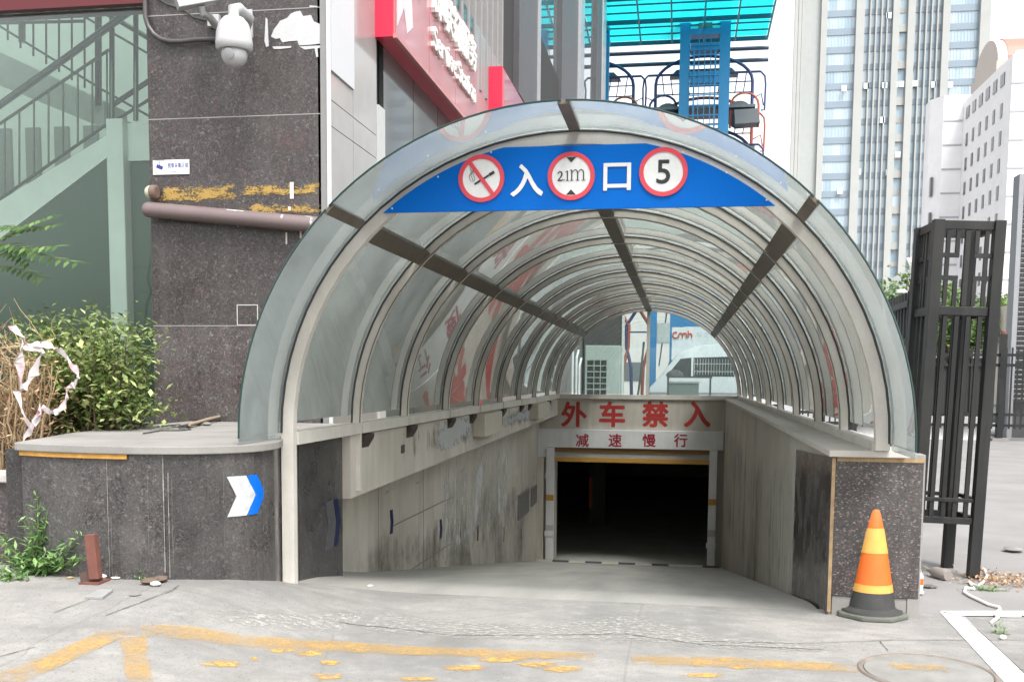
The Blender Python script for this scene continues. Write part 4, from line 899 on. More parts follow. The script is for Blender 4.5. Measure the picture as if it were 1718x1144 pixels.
# ------------------------------------------------------------------ plants
def leaves(mb, pts, size, wd=.27):
    """leaf shaped faces at points; each leaf a folded diamond of four triangles"""
    for p in pts:
        s = size * random.uniform(.6, 1.3); a = random.uniform(0, 2 * math.pi); t_ = random.uniform(-.6, .9)
        d = Vector((math.cos(a) * math.cos(t_), math.sin(a) * math.cos(t_), math.sin(t_))); sd_ = d.cross(Vector((random.uniform(-.5, .5), random.uniform(-.5, .5), 1))).normalized(); up = sd_.cross(d)
        p = Vector(p); k = len(mb.v)
        mb.v += [tuple(p), tuple(p + d * s * .5 + sd_ * s * wd + up * s * .06), tuple(p + d * s * 1.05), tuple(p + d * s * .5 - sd_ * s * wd + up * s * .06)]
        mb.f += [(k, k + 1, k + 2, k + 3)]
def stemtube(mb, p, q, r0, r1, n=5, wob=.03):
    p, q = Vector(p), Vector(q); pts = [p.lerp(q, i / 4) + Vector((random.uniform(-wob, wob), random.uniform(-wob, wob), 0)) * (1 if 0 < i < 4 else 0) for i in range(5)]
    mb.tube(pts, [lerp(r0, r1, i / 4) for i in range(5)], n); return pts
bark = mat('grey brown twig', (.13, .095, .06), .85, .3, 20); dry = mat('dry tan twig', (.42, .31, .19), .85, .3, 20)
lf = leafmat('hedge leaf', (.17, .25, .07), (.42, .48, .20)); lfd = leafmat('dry leaf', (.40, .24, .13), (.58, .42, .27)); lfw = leafmat('weed leaf', (.15, .29, .09), (.28, .44, .17))
def shrub(name, label, c, rx, ry, zb_, zt_, nleaf, nst, mleaf, mstem, lsize=.055, group=None, dens=1.0):
    t = thing(name, label, 'shrub', (c[0], c[1], zb_), group); sb = MB(); tips = []
    for i in range(nst):
        a = random.uniform(0, 2 * math.pi); q = random.random() ** .5
        b_ = Vector((c[0] + rx * .7 * q * math.cos(a), c[1] + ry * .7 * q * math.sin(a), zb_))
        e = Vector((c[0] + rx * 1.0 * q * math.cos(a) + random.uniform(-.1, .1), c[1] + ry * q * math.sin(a), lerp(zb_, zt_, random.uniform(.7, 1.0) * (1 - .12 * q))))
        P = stemtube(sb, b_, e, .009, .003, 4, .04); tips += P[1:]
        for _ in range(3):
            o = P[random.randint(1, 3)]; e2 = o + Vector((random.uniform(-.17, .17), random.uniform(-.17, .17), random.uniform(.05, .25))); tips += stemtube(sb, o, e2, .004, .002, 3, .02)[1:]
    sb.build('stems', mstem, t, fix=False)
    lb = MB(); pts = []
    clumps = [Vector((c[0] + rx * random.uniform(-1, 1), c[1] + ry * random.uniform(-1, 1), lerp(zb_, zt_, random.uniform(.32, 1.0)))) for _ in range(int(60 * dens))]
    clumps = [q for q in clumps if ((q.x - c[0]) / rx) ** 2 + ((q.y - c[1]) / ry) ** 2 + max(0, (q.z - lerp(zb_, zt_, .6)) / (zt_ - zb_) * 1.5) ** 2 < 1.15]
    for i in range(nleaf):
        if random.random() < .45: q = random.choice(tips); sp_ = .05
        else: q = random.choice(clumps); sp_ = .10
        pts.append(q + Vector((random.gauss(0, sp_), random.gauss(0, sp_), random.gauss(0, sp_ * .9))))
    leaves(lb, [p for p in pts if p.z > zb_ + .02 and p.y < 8.78], lsize); lb.build('leaves', mleaf, t, fix=False); return t
shrub('green_shrub', 'leafy green clipped shrub at the right end of the planter', (-4.60, 7.4), .50, .42, .80, 1.93, 5600, 40, lf, bark, .062, 'clipped shrubs in the planter')
shrub('half_green_shrub', 'clipped shrub turning from green to dry brown in the middle of the planter', (-5.08, 7.8), .48, .40, .78, 1.93, 3200, 60, lf, dry, .06, 'clipped shrubs in the planter')
ds = shrub('dry_shrub', 'dried out brown shrub with bare twigs at the left edge', (-4.90, 6.75), .38, .32, .78, 1.72, 1300, 80, lfd, dry, .05, 'clipped shrubs in the planter')
tb_ = MB()
for i in range(340):
    a = Vector((random.uniform(-5.5, -4.62), random.uniform(6.4, 7.1), random.uniform(.85, 1.75))); e = a + Vector((random.uniform(-.35, .35), random.uniform(-.25, .1), random.uniform(-.1, .35))); stemtube(tb_, a, e, .004, .002, 3, .03)
tb_.build('tangled_twigs', dry, ds, fix=False)
shrub('green_shrub', 'sparse green shrub low behind the dry twigs at the left edge', (-6.4, 7.7), .45, .4, .78, 1.75, 500, 20, lf, bark, .055, 'clipped shrubs in the planter')
# barrier tape
def ribbon(mb, pts, w_, tw=0.5):
    P = [Vector(p) for p in pts]
    for i, (p, q) in enumerate(zip(P, P[1:])):
        a0, a1 = i * tw, (i + 1) * tw; n0 = Vector((math.cos(a0) * .5, .3, math.sin(a0))).normalized() * w_; n1 = Vector((math.cos(a1) * .5, .3, math.sin(a1))).normalized() * w_
        mb.add([p - n0, q - n1, q + n1, p + n0, p - n0 + Vector((0, .002, 0)), q - n1 + Vector((0, .002, 0)), q + n1 + Vector((0, .002, 0)), p + n0 + Vector((0, .002, 0))], [(0, 1, 2, 3), (7, 6, 5, 4), (0, 4, 5, 1), (2, 6, 7, 3)])
def smoothpts(pts, y_, n=5):
    P = [at(*p, Y=y_) for p in pts]; o = []
    for i in range(len(P) - 1):
        a, b, c_, d = P[max(0, i - 1)], P[i], P[i + 1], P[min(len(P) - 1, i + 2)]
        for k in range(n): t_ = k / n; o.append(.5 * (2 * b + (c_ - a) * t_ + (2 * a - 5 * b + 4 * c_ - d) * t_ ** 2 + (3 * b - a - 3 * c_ + d) * t_ ** 3) + Vector((0, random.uniform(-.01, .01), random.uniform(-.006, .006))))
    return o + [P[-1]]
tpm_ = mat('red and white barrier tape', (.70, .62, .62), .4, .1, 6)
m_, n_, b_s, o_s = nodes('pink white barrier tape'); v_ = coords(n_, (1, 1, 1)); n_.links.new(ramp(n_, noise(n_, v_, 7, 2), [(.52, (.55, .50, .50)), (.62, (.50, .22, .26))]), b_s.inputs['Base Color']); b_s.inputs['Roughness'].default_value = .35
tape = MB()
ribbon(tape, smoothpts([(18, 548), (35, 560), (45, 580), (75, 578), (100, 588), (122, 612), (132, 630), (125, 645), (113, 655), (112, 670), (105, 685), (92, 692), (80, 690), (70, 684)], 6.3), .024)
ribbon(tape, smoothpts([(45, 580), (70, 585), (62, 615), (50, 640), (35, 650), (32, 610), (38, 570)], 6.3), .035)
ribbon(tape, smoothpts([(28, 655), (40, 695), (55, 715), (66, 683), (64, 700), (45, 730), (40, 738)], 6.25), .022)
lead('barrier_tape', tape, m_, 'tangled red and white barrier tape caught in the dry shrub', 'barrier tape', fix=False)
# branch with feathered leaves entering at the left
br = thing('tree_of_heaven_sapling', 'sapling with feathered green leaves in front of the left glass', 'sapling', (-6.0, 7.6, .76))
sb = MB(); lb = MB(); root = at(-40, 470, Y=7.6)
stemtube(sb, (root.x - .1, 7.6, .76), root, .012, .008)
tops = [(-35, 372)]; stemtube(sb, root, at(-30, 360, Y=7.6), .008, .004)
for (x0, y0), (x1, y1) in (((-30, 420), (92, 376)), ((-30, 425), (85, 362)), ((-30, 430), (128, 440)), ((-32, 450), (70, 465)), ((-30, 415), (60, 425)), ((-30, 440), (95, 412)), ((-35, 400), (40, 380)), ((-30, 410), (48, 440))):
    a, b = at(x0, y0, Y=7.6 + random.uniform(-.15, .15)), at(x1, y1, Y=7.45 + random.uniform(-.15, .15)); mid = (a + b) / 2 + Vector((0, 0, .05)); P = [a.lerp(mid, k / 6) if k < 6 else mid.lerp(b, (k - 6) / 6) for k in range(13)]
    sb.tube(P, .0035, 4)
    for k in range(4, 13):
        d = (P[k] - P[k - 1]).normalized(); nrm = Vector((0, -.4, 1)); sd_ = d.cross(nrm).normalized()
        for s_ in (-1, 1):
            L = .13 * random.uniform(.8, 1.15); ld = (sd_ * s_ + d * .55 + Vector((0, 0, -.25))).normalized(); wv = ld.cross(nrm).normalized() * .022; p = P[k]; kk_ = len(lb.v)
            lb.v += [tuple(p), tuple(p + ld * L * .35 + wv), tuple(p + ld * L), tuple(p + ld * L * .35 - wv)]; lb.f.append((kk_, kk_ + 1, kk_ + 2, kk_ + 3))
sb.build('stems', bark, br, fix=False); lb.build('leaves', leafmat('feather leaf', (.09, .19, .05), (.17, .29, .09)), br, fix=False)
# weeds on the pavement
def weed(label, px, py, tops, ls, group=None, name='weed'):
    b_ = gp(px, py); t = thing(name, label, 'weed', b_, group); sb = MB(); lb = MB()
    for tx, ty, dy in tops:
        e = at(tx, ty, Y=b_.y + dy); P = stemtube(sb, b_ + Vector((random.uniform(-.03, .03), random.uniform(-.02, .02), 0)), e, .006, .002, 4, .015)
        L_ = (e - b_).length; nn = max(6, int(L_ / .03))
        for k in range(nn):
            p = P[0].lerp(e, (k + 1) / nn); i_ = min(3, int((k + 1) / nn * 4)); f_ = (k + 1) / nn * 4 - i_; p = P[i_].lerp(P[i_ + 1], min(1, f_)); sz = ls * (1.2 - .6 * k / nn)
            leaves(lb, [p + Vector((random.gauss(0, .012), random.gauss(0, .012), random.gauss(0, .012))) for _ in range(4)], sz, .15)
    sb.build('stems', plain('green weed stem', (.14, .22, .06), .6), t, fix=False); lb.build('leaves', lfw, t, fix=False)
weed('tall bushy green weed growing at the foot of the low planter wall', 62, 962, [(62, 832, 0), (80, 855, 0), (45, 870, -.05), (132, 900, -.1), (145, 935, -.1), (10, 915, 0), (0, 900, .05), (-10, 930, 0), (95, 930, -.1), (110, 905, 0), (30, 935, -.1), (75, 930, -.15), (118, 945, -.1), (20, 950, -.1), (50, 900, -.1)], .075)
weed('low pale green weed at the foot of the left edge of the wall', 12, 972, [(2, 955, 0), (20, 958, 0), (36, 962, 0), (-8, 960, 0), (50, 966, 0)], .05)
weed('small green weed sprouting at the foot of the curved granite wall', 228, 970, [(212, 960, 0), (228, 957, 0), (246, 962, 0), (238, 966, -.04)], .045)
weed('tiny grey green tuft beside the brown rag at the wall foot', 291, 968, [(290, 955, 0), (296, 960, 0)], .03)
weed('strip of grass tufts growing in the paving joint right of the gate posts', 1660, 990, [(1630, 985, 0), (1650, 984, 0), (1670, 988, 0), (1690, 990, 0), (1605, 990, .02)], .035)
weed('small green sprout beside the end of the white rope', 1676, 1062, [(1678, 1045, 0), (1672, 1050, 0)], .03)

# ------------------------------------------------------------------ small things on the left
b_ = gp(152, 978); ip = thing('steel_stub_post', 'short red brown angle iron stub standing before the granite wall', 'post', b_)
rust = mat('red brown rusted steel', (.17, .065, .05), .75, .3, 14)
tA, tB = at(153, 896, Y=b_.y), b_ + Vector((.035, 0, .03))
MB().bar(tB, tA, .065, .05, (0, 1, 0)).build('upright', rust, ip, bevel=.003); MB().box((b_.x - .055, b_.y - .04, b_.z), (b_.x + .075, b_.y + .1, b_.z + .012)).build('foot_plate', rust, ip)
MB().bar(b_ + Vector((-.05, -.03, .03)), b_ + Vector((.06, .03, .045)), .012, .07).build('toe_strip', mat('dark rust', (.09, .055, .045), .8), ip)
def lump(name, label, cat, px, py, r, m, sq=.5, group=None, n=10):
    c_ = gp(px, py); mb = MB(); rnd = [[random.uniform(.75, 1.2) for _ in range(n)] for _ in range(6)]
    mb.lathe(c_, [(r * math.cos(R(a)), r * sq * (1 + math.sin(R(a))) / 1) for a in (-80, -40, 0, 35, 65, 85)], n)
    mb.v = [(c_.x + (x - c_.x) * rnd[i // n][i % n], c_.y + (y_ - c_.y) * rnd[i // n][i % n], z) for i, (x, y_, z) in enumerate(mb.v)]
    return lead(name, mb, m, label, cat, group, smooth=True)
pw = plain('crumpled white paper', (.75, .74, .72), .7); br_ = plain('brown cloth', (.14, .10, .075), .95); stg = mat('grey pebble', (.22, .215, .205), .8, .2, 20)
c_ = gp(165, 1000); MB_ = MB(); MB_.prism([gp(143, 1005), gp(172, 1006), gp(190, 993), gp(166, 992)], (0, 0, .018)); lead('flat_stone', MB_, mat('grey broken tile', (.28, .28, .275), .8, .2, 10), 'flat broken grey tile lying on the pavement by the stub post', 'tile', bevel=.003)
lump('brown_rag', 'crumpled brown rag at the foot of the granite wall', 'rag', 252, 979, .055, br_, .35); lump('brown_rag', 'smaller brown rag beside the wall behind the white lump', 'rag', 268, 976, .05, br_, .4)
lump('white_litter', 'white lump of litter in front of the brown rag', 'litter', 261, 983, .032, pw, .5); lump('white_litter', 'white scrap of litter at the foot of the stub post', 'litter', 172, 970, .035, pw, .4)
lump('white_litter', 'flat white litter right of the stub post along the wall', 'litter', 197, 970, .04, pw, .2); lump('white_litter', 'small white litter on the wall foot below the arrow marker', 'litter', 324, 968, .03, pw, .6)
lump('paper_scrap', 'small white paper scrap lying on the ramp entrance', 'paper', 621, 983, .022, pw, .25); lump('pebble', 'pale pebble lying on the pavement right of the broken tile', 'pebble', 227, 998, .03, stg, .15)
lump('wood_chip', 'pale wood chip by the weed at the wall foot', 'wood chip', 118, 970, .022, mat('pale wood', (.42, .28, .14), .8), .3); 
# on the coping
zc = ZC + .05
sa_, sb2 = at(318, 712, Z=zc + .03), at(376, 697, Z=zc + .045)
lead('wood_stick', MB().tube([sa_, sa_.lerp(sb2, .5) + Vector((0, 0, .004)), sb2], [.013, .015, .012], 8), mat('grey bare wood', (.36, .29, .21), .85, .25, 9), 'bare wooden stick lying on the coping of the curved wall', 'stick')
lead('wood_stick', MB().tube([at(300, 716, Z=zc + .02), at(370, 703, Z=zc + .02)], .012, 6), mat('dark wood', (.07, .055, .045), .85), 'thin dark stick lying under the bare wooden stick', 'stick')
def lumpz(name, label, cat, px, py, r, m, sq, lift=0):
    c_ = at(px, py, Z=zc); n = 10; mb = MB(); mb.lathe(c_, [(r * math.cos(R(a)), r * sq * (1 + math.sin(R(a)))) for a in (-80, -40, 0, 35, 65, 85)], n)
    mb.v = [(c_.x + (x - c_.x) * random.uniform(.85, 1.15), c_.y + (y_ - c_.y) * random.uniform(.85, 1.15), z) for x, y_, z in mb.v]; return lead(name, mb, m, label, cat, smooth=True)
lumpz('yellow_glove', 'yellow work glove lying by the stick on the coping', 'glove', 331, 713, .045, plain('yellow glove', (.62, .42, .03), .7), .35); lumpz('grey_stone', 'grey stone right of the yellow glove on the coping', 'stone', 347, 714, .04, stg, .4)
lumpz('grey_cloth', 'flat grey cloth left of the yellow glove on the coping', 'cloth', 304, 716, .09, mat('grey cloth', (.34, .33, .30), .9), .12); lumpz('white_stone', 'pale stone at the back of the coping under the shrub', 'stone', 240, 714, .05, stg, .4)
lead('wire', MB().tube([at(240, 727, Z=zc + .008), at(270, 722, Z=zc + .008), at(300, 722, Z=zc + .008), at(320, 720, Z=zc + .008), at(300, 712, Z=zc + .03), at(262, 716, Z=zc + .01)], .005, 5), rubber, 'thin dark wire lying loose on the coping', 'wire')
# ------------------------------------------------------------------ right foreground
co = gp(1461, 1031); cn = thing('traffic_cone', 'orange traffic cone with yellow bands and a black foot', 'traffic cone', co)
org = mat('orange cone plastic', (.72, .14, .015), .5, .16, 9, streak=.35, dirt=(.40, .12, .03)); yl = mat('yellow reflective band', (.70, .38, .08), .45, .15, 12, streak=.35, dirt=(.45, .28, .10)); blk = mat('dusty black rubber', (.045, .045, .045), .75, .3, 12)
def rad(z): return lerp(.148, .046, (z - .06) / .64)
def ring(z0, z1, m, nm, e=0): MB().lathe(co, [(rad(z0) + e, z0), (rad(z1) + e, z1)], 40).build(nm, m, cn, smooth=True)
ring(.06, .165, blk, 'black_collar'); ring(.166, .215, yl, 'yellow_band', .002); ring(.216, .415, org, 'orange_body'); ring(.416, .575, yl, 'yellow_band', .002)
MB().lathe(co, [(rad(.576), .576), (rad(.69), .69), (rad(.70) - .006, .70), (rad(.70) - .012, .698), (rad(.70) - .012, .66)], 40).build('orange_top', org, cn, smooth=True)
oc = [(co.x + .215 * math.cos(R(22.5 + 45 * k)) / math.cos(R(22.5)) * (1 if k % 2 else 1), co.y + .215 * math.sin(R(22.5 + 45 * k)) / math.cos(R(22.5)), co.z + .001) for k in range(8)]
MB().prism(oc, (0, 0, .03)).build('base', mat('grey green dusty rubber', (.13, .135, .115), .85, .25, 12), cn, bevel=.008)
MB().lathe(co, [(.195, .031), (.19, .045), (.165, .05), (.15, .062)], 40).build('base_step', blk, cn, smooth=True)

# lattice gate pillar, leaning slightly
gpx, gpy = 2.03, 8.42; gt = thing('lattice_gate_pillar', 'black iron lattice pillar standing tall beside the parapet', 'gate pillar', (gpx, gpy, 0))
GW, GZ0, GZM, GZ1, PB = .222, .42, 2.08, 2.72, .040
def post(x, y_, z0=0.0): MB().box((gpx + x - PB, gpy + y_ - PB, z0), (gpx + x + PB, gpy + y_ + PB, GZ1)).build('corner_post', black_p, gt, bevel=.004)
post(-GW, -GW, .44); post(GW, -GW); post(-GW, GW, .44); post(GW - .05, GW + .0)
for z, h in ((GZ1 - .07, .065), (GZM - .07, .065), (GZ0, .05), (GZ0 + .17, .03)):
    for (x0, y0), (x1, y1) in (((-GW, -GW), (GW, -GW)), ((-GW, GW), (GW, GW)), ((-GW, -GW), (-GW, GW)), ((GW, -GW), (GW, GW))):
        if x0 == x1: b_ = MB().box((gpx + x0 - .02, gpy - GW + PB + .002, z), (gpx + x0 + .02, gpy + GW - PB - .002, z + h))
        else: b_ = MB().box((gpx - GW + PB + .001, gpy + y0 - .02, z), (gpx + GW - PB - .001, gpy + y0 + .02, z + h))
        b_.build('cross_bar', black_p, gt, bevel=.003)
def lat(yc, ax):
    """fretwork of small square hooks with a centre bar between two rails"""
    mb = MB(); z0, z1 = GZM, GZ1 - .075; h = z1 - z0
    def B(u0, v0, u1, v1, dd=.013):
        if ax == 'x': mb.box((gpx + u0, yc - dd, v0), (gpx + u1, yc + dd, v1))
        else: mb.box((yc - dd, gpy + u0, v0), (yc + dd, gpy + u1, v1))
    e = GW - PB - .001
    B(-.018, z0, .018, z1, .014)
    B(-e, z0 + .34 * h, -.055, z0 + .40 * h); B(-.085, z0, -.055, z0 + .335 * h, .012); B(-e, z1 - .36 * h, -.055, z1 - .30 * h); B(-.085, z1 - .295 * h, -.055, z1, .012); B(-.155, z0, -.125, z1, .011)
    B(.055, z0 + .34 * h, e, z0 + .40 * h); B(.055, z0, .085, z0 + .335 * h, .012); B(.055, z1 - .36 * h, e, z1 - .30 * h); B(.055, z1 - .295 * h, .085, z1, .012); B(.125, z0, .155, z1, .011)
    mb.build('fretwork', black_p, gt)
lat(gpy - GW, 'x'); lat(gpx - GW, 'y')
for x in (-.125, -.04, .045, .13):
    MB().box((gpx + x - .016, gpy - GW - .012, GZ0 + .052), (gpx + x + .016, gpy - GW + .012, GZM - .072)).build('bar', black_p, gt)
for y_ in (-.11, 0, .11): MB().box((gpx - GW - .012, gpy + y_ - .014, GZ0 + .052), (gpx - GW + .012, gpy + y_ + .014, GZM - .072)).build('bar', black_p, gt)
for x in (-.085, .0, .09): MB().box((gpx + x - .02, gpy + GW - .012, GZ0 + .052), (gpx + x + .02, gpy + GW + .012, GZM - .072)).build('bar', black_p, gt)
gt.rotation_euler = (0, R(1.5), R(4))
# gate leaf running back from the pillar
gl2 = thing('iron_gate_leaf', 'black iron gate leaf running back behind the lattice pillar', 'gate', (2.15, 9.6, 0))
gx_ = lambda y_: 1.84 + (y_ - 8.9) * .02
for z, h in ((2.14, .05), (1.84, .04), (.55, .05), (.14, .05)): MB().bar((gx_(8.75), 8.75, z), (gx_(9.9), 9.9, z), .05, h).build('rail', black_p, gl2)
for k in range(9): y_ = 8.8 + k * .13; x = gx_(y_); MB().box((x - .016, y_ - .016, .16), (x + .016, y_ + .016, 2.24)).build('bar', black_p, gl2)
MB().bar((gx_(8.9), 8.82, 1.2), (gx_(9.9), 9.88, 1.2), .012, 1.0).build('mesh_panel', plain('black perforated sheet', (.015, .016, .017), .6), gl2)

# white cord, litter by the posts
cordm = plain('white plastic cord', (.78, .78, .77), .4)
def gl3(pts, dz=.012): return [gp(*p) + Vector((0, 0, dz)) for p in pts]
lead('white_rope', MB().tube(gl3([(1642, 953), (1652, 958), (1656, 968), (1650, 978), (1640, 986), (1626, 978), (1634, 990), (1620, 988), (1618, 996), (1630, 1003), (1645, 1010), (1660, 1017), (1676, 1021), (1678, 1025), (1668, 1032), (1674, 1038), (1664, 1046)]), .011, 7), cordm, 'white rope lying twisted on the pavement under the gate pillar', 'rope', smooth=True)
lead('white_tape', MB().tube(gl3([(1670, 1034), (1690, 1036), (1712, 1036)]), .012, 5), cordm, 'short white tape end lying right of the twisted rope', 'tape', smooth=True)
a = gp(1570, 968) + Vector((0, 0, .04)); b2 = gp(1598, 976) + Vector((0, 0, .04))
lead('grey_bottle', MB().lathe(a, [(.012, -.1), (.016, -.07), (.035, -.03), (.045, 0), (.047, .12), (.04, .14)], 16, b2 - a), mat('dusty grey plastic', (.26, .235, .22), .6, .2, 12), 'dusty grey bottle lying before the gate posts', 'bottle', smooth=True)
bt = gp(1541, 990); bo_ = thing('orange_bottle', 'small white bottle with an orange band by the parapet corner', 'bottle', bt)
MB().lathe(bt, [(.028, .0), (.03, .02), (.03, .045)], 16).build('white_bottom', pw, bo_, smooth=True); MB().lathe(bt, [(.031, .046), (.031, .09)], 16).build('orange_band', org, bo_, smooth=True); MB().lathe(bt, [(.03, .091), (.028, .11), (.012, .14), (.012, .155)], 16).build('neck', pw, bo_, smooth=True)
lump('white_litter', 'crumpled white paper by the foot of the orange banded bottle', 'litter', 1540, 997, .04, pw, .4); lump('plastic_bag', 'small clear grey plastic bag behind the cone foot', 'bag', 1503, 1005, .05, plain('grey film', (.5, .48, .5), .3), .8)
dl = MB(); c_ = gp(1676, 974); leaves(dl, [c_ + Vector((random.gauss(0, .16), random.gauss(0, .16), random.uniform(.004, .03))) for _ in range(420)], .035)
dl.v = [(x, y_, max(.004, z)) for x, y_, z in dl.v]; stuff(lead('dry_leaf_litter', dl, lfd, 'scattered dry straw and leaves on the ground right of the gate posts', 'leaf litter', fix=False))
lump('dark_rag', 'dark rag on the ground between bottle and parapet', 'rag', 1560, 985, .05, plain('dark cloth', (.12, .115, .11), .9), .2)
lump('white_litter', 'white plastic scrap at the end of the rope', 'litter', 1682, 1072, .02, pw, .7)
lump('grey_stone', 'grey stone lying on the asphalt far right of the gate', 'stone', 1700, 925, .08, stg, .3)

# rear fence on the right with low wall
rf = thing('iron_fence', 'black iron fence across the yard behind the gate', 'fence', (8, 27, 0))
FX0, FX1 = 3.0, 16
for z in (2.1, 1.85, .62, .35): MB().box((FX0, 26.97, z), (FX1, 27.03, z + .07)).build('rail', black_p, rf)
fbars = [FX0 + k * .135 for k in range(int((FX1 - FX0) / .135))]
fb0 = None
for x in fbars[:96]:
    if fb0 is None: fb0 = MB().box((x - .018, 26.98, .3), (x + .018, 27.02, 2.32)).build('bar', black_p, rf); continue
    c_ = fb0.copy(); COL.objects.link(c_); c_.location.x += x - fbars[0]
for x in (4.4, 7.9, 11.4): MB().box((x - .07, 26.9, 0), (x + .07, 27.08, 2.65)).build('fence_post', black_p, rf); MB().box((x - .2, 26.8, 0), (x + .2, 27.2, .07)).build('post_foot', asphalt, rf); MB().lathe((x, 26.99, 2.65), [(.07, 0), (.06, .06), (.02, .1)], 8).build('post_knob', rust, rf)
MB().box((5.7, 27.04, .6), (7.7, 27.06, 2.05)).build('dark_sheet', plain('dark sheet', (.03, .03, .032), .7), rf)
props(MB().box((FX0, 27.1, 0), (7.7, 27.25, .36)).build('low_white_wall', mat('white low wall', (.6, .6, .59), .8), None), 'low white wall at the foot of the iron fence', 'wall')
def car(label, x, y_, c, name='parked_car', ln=4.3, rot=0, grp='cars parked behind the fence'):
    t = thing(name, label, 'car', (x, y_, 0), grp); wd = 1.75; m = mat('car paint ' + label[:12], c, .25, .03, 3)
    pr = [(-ln / 2, .35), (-ln / 2, .75), (-ln * .40, .86), (-ln * .22, .92), (-ln * .10, 1.38), (ln * .22, 1.42), (ln * .40, .98), (ln * .49, .9), (ln / 2, .6), (ln / 2, .35)]
    MB().prism([(x + a_, y_ - wd / 2, b_) for a_, b_ in pr], (0, wd, 0)).build('body', m, t, bevel=.05, smooth=True)
    gm = plain('dark car glass', (.03, .035, .04), .08)
    MB().prism([(x + a_, y_ - wd / 2 - .004, b_) for a_, b_ in ((-ln * .19, .95), (-ln * .09, 1.31), (ln * .20, 1.34), (ln * .33, .98))], (0, wd + .008, 0)).build('side_window', gm, t)
    for a_ in (-ln * .31, ln * .31):
        for s_ in (-1, 1):
            wh = MB().lathe((x + a_, y_ + s_ * (wd / 2 - .08), .32), [(.2, -.09), (.31, -.08), (.32, 0), (.31, .08), (.2, .09)], 20, (0, 1, 0)).build('wheel', plain('tyre', (.02, .02, .02), .8), t)
    MB().box((x - ln / 2 - .02, y_ - .7, .6), (x - ln / 2 + .03, y_ + .7, .72)).build('lamps', plain('lamp glass', (.6, .58, .55), .2), t)
    return t
car('dark blue parked car behind the right iron fence', 10.6, 29.6, (.03, .05, .09)); car('white parked car behind the fence at the far right', 15.2, 30, (.5, .51, .52))
shr = shrub('low_shrub', 'small pale green shrub at the foot of the right fence', (8.6, 25.6), .45, .3, .0, .42, 500, 14, lfw, bark, .09)
# louvred building at the right edge
lx = at(1700, 450, Y=24).x; lo = thing('louvred_building', 'grey metal louvred building at the right edge behind the fence', 'building', (lx, 28.5, 0))
lxx = at(1701, 450, Y=28.5).x
MB().box((lxx, 28.4, 0), (lxx + .12, 28.9, 6.8)).build('corner_post', plain('pale grey corner', (.30, .31, .33), .5), lo); lvm = MB()
for k in range(44): z = 1.0 + k * .125; lvm.bar((lxx + .13, 28.45, z), (lxx + 7, 28.45, z), .02, .11, (0, -.7, .7))
lvm.build('louvres', mat('grey louvre blade', (.24, .245, .25), .5, .1), lo); MB().box((lxx + .125, 28.6, 0), (lxx + 7, 28.95, 6.6)).build('body', plain('dark grey wall', (.08, .08, .085), .7), lo)

# ------------------------------------------------------------------ seen through the lunette
LBF = plain('blue steel', (.035, .20, .42), .4); LR2 = plain('red orange steel', (.42, .10, .06), .5); LN2 = plain('navy steel tube', (.045, .055, .16), .45)
ac = thing('cabinet_unit', 'grey green metal cabinet with a slatted grille behind the lunette', 'cabinet', (-2.05, 27, 0))
cabm = mat('grey green cabinet paint', (.34, .385, .36), .5, .1, 3)
MB().box((-2.5, 27, 0), (-1.58, 28, 2.34)).build('casing', cabm, ac, bevel=.015); MB().box((-2.44, 26.99, .5), (-1.93, 26.999, 1.95)).build('grille_opening', plain('black grille', (.015, .017, .017), .7), ac)
g_ = MB()
for k in range(9): g_.box((-2.44, 26.975, .55 + .155 * k), (-1.93, 26.989, .575 + .155 * k))
for k in range(2): g_.box((-2.27 + .17 * k, 26.965, .5), (-2.25 + .17 * k, 26.974, 1.95))
g_.build('grille_bars', cabm, ac)
kb = thing('utility_shed', 'small dark utility shed left of the grey green cabinet', 'shed', (-2.7, 33, 0))
MB().box((-3.1, 33, 0), (-1.9, 35, 3.7)).build('wall', plain('dark shed wall', (.05, .045, .045), .7), kb); MB().box((-3.2, 32.9, 3.7), (-1.85, 35.1, 3.8)).build('roof', plain('grey shed roof', (.3, .3, .3), .6), kb); MB().box((-1.88, 32.95, 0), (-1.80, 33.05, 4.2)).build('downpipe', plain('pale pipe', (.55, .56, .54), .5), kb)
MB().box((-2.9, 32.98, .0), (-2.3, 32.999, 2.1)).build('door', plain('brown shed door', (.12, .08, .07), .6), kb)
pb_ = thing('pipe_bundle', 'white vertical pipes left of the cabinet behind the glass', 'pipes', (-2.75, 26.5, 0))
for k, x in enumerate((-2.78, -2.68, -2.6)): MB().tube([(x, 26.5, 0), (x, 26.5, 2.2 - .2 * k), (x + .04, 26.6, 2.4 - .2 * k)], .03, 8).build('pipe', white_p, pb_)
# white van
VY = 34; vx = -1.0
va = thing('white_van', 'white van parked beyond the canopy behind the lunette', 'van', (1.5, VY, 0)); vm = mat('white van paint', (.58, .61, .63), .3, .04, 3)
pr = [(vx, .4), (vx - .02, 1.15), (vx + .35, 1.55), (vx + .9, 2.28), (vx + 1.5, 2.55), (vx + 2.6, 2.66), (vx + 4.9, 2.62), (vx + 5.05, 2.2), (vx + 5.05, .4)]
MB().prism([(a_, VY, b_) for a_, b_ in pr], (0, 1.9, 0)).build('body', vm, va, bevel=.08, smooth=True)
vg = plain('dark van glass', (.045, .055, .06), .08)
for w0 in ([(vx + .55, 1.55), (vx + 1.0, 2.12), (vx + 1.35, 2.16), (vx + 1.35, 1.55)], [(vx + 1.42, 1.55), (vx + 1.42, 2.16), (vx + 2.75, 2.2), (vx + 2.75, 1.55)], [(vx + 2.85, 1.55), (vx + 2.85, 2.2), (vx + 4.7, 2.2), (vx + 4.7, 1.55)]): MB().prism([(a_, VY - .006, b_) for a_, b_ in w0], (0, .004, 0)).build('side_window', vg, va)
wg = MB()
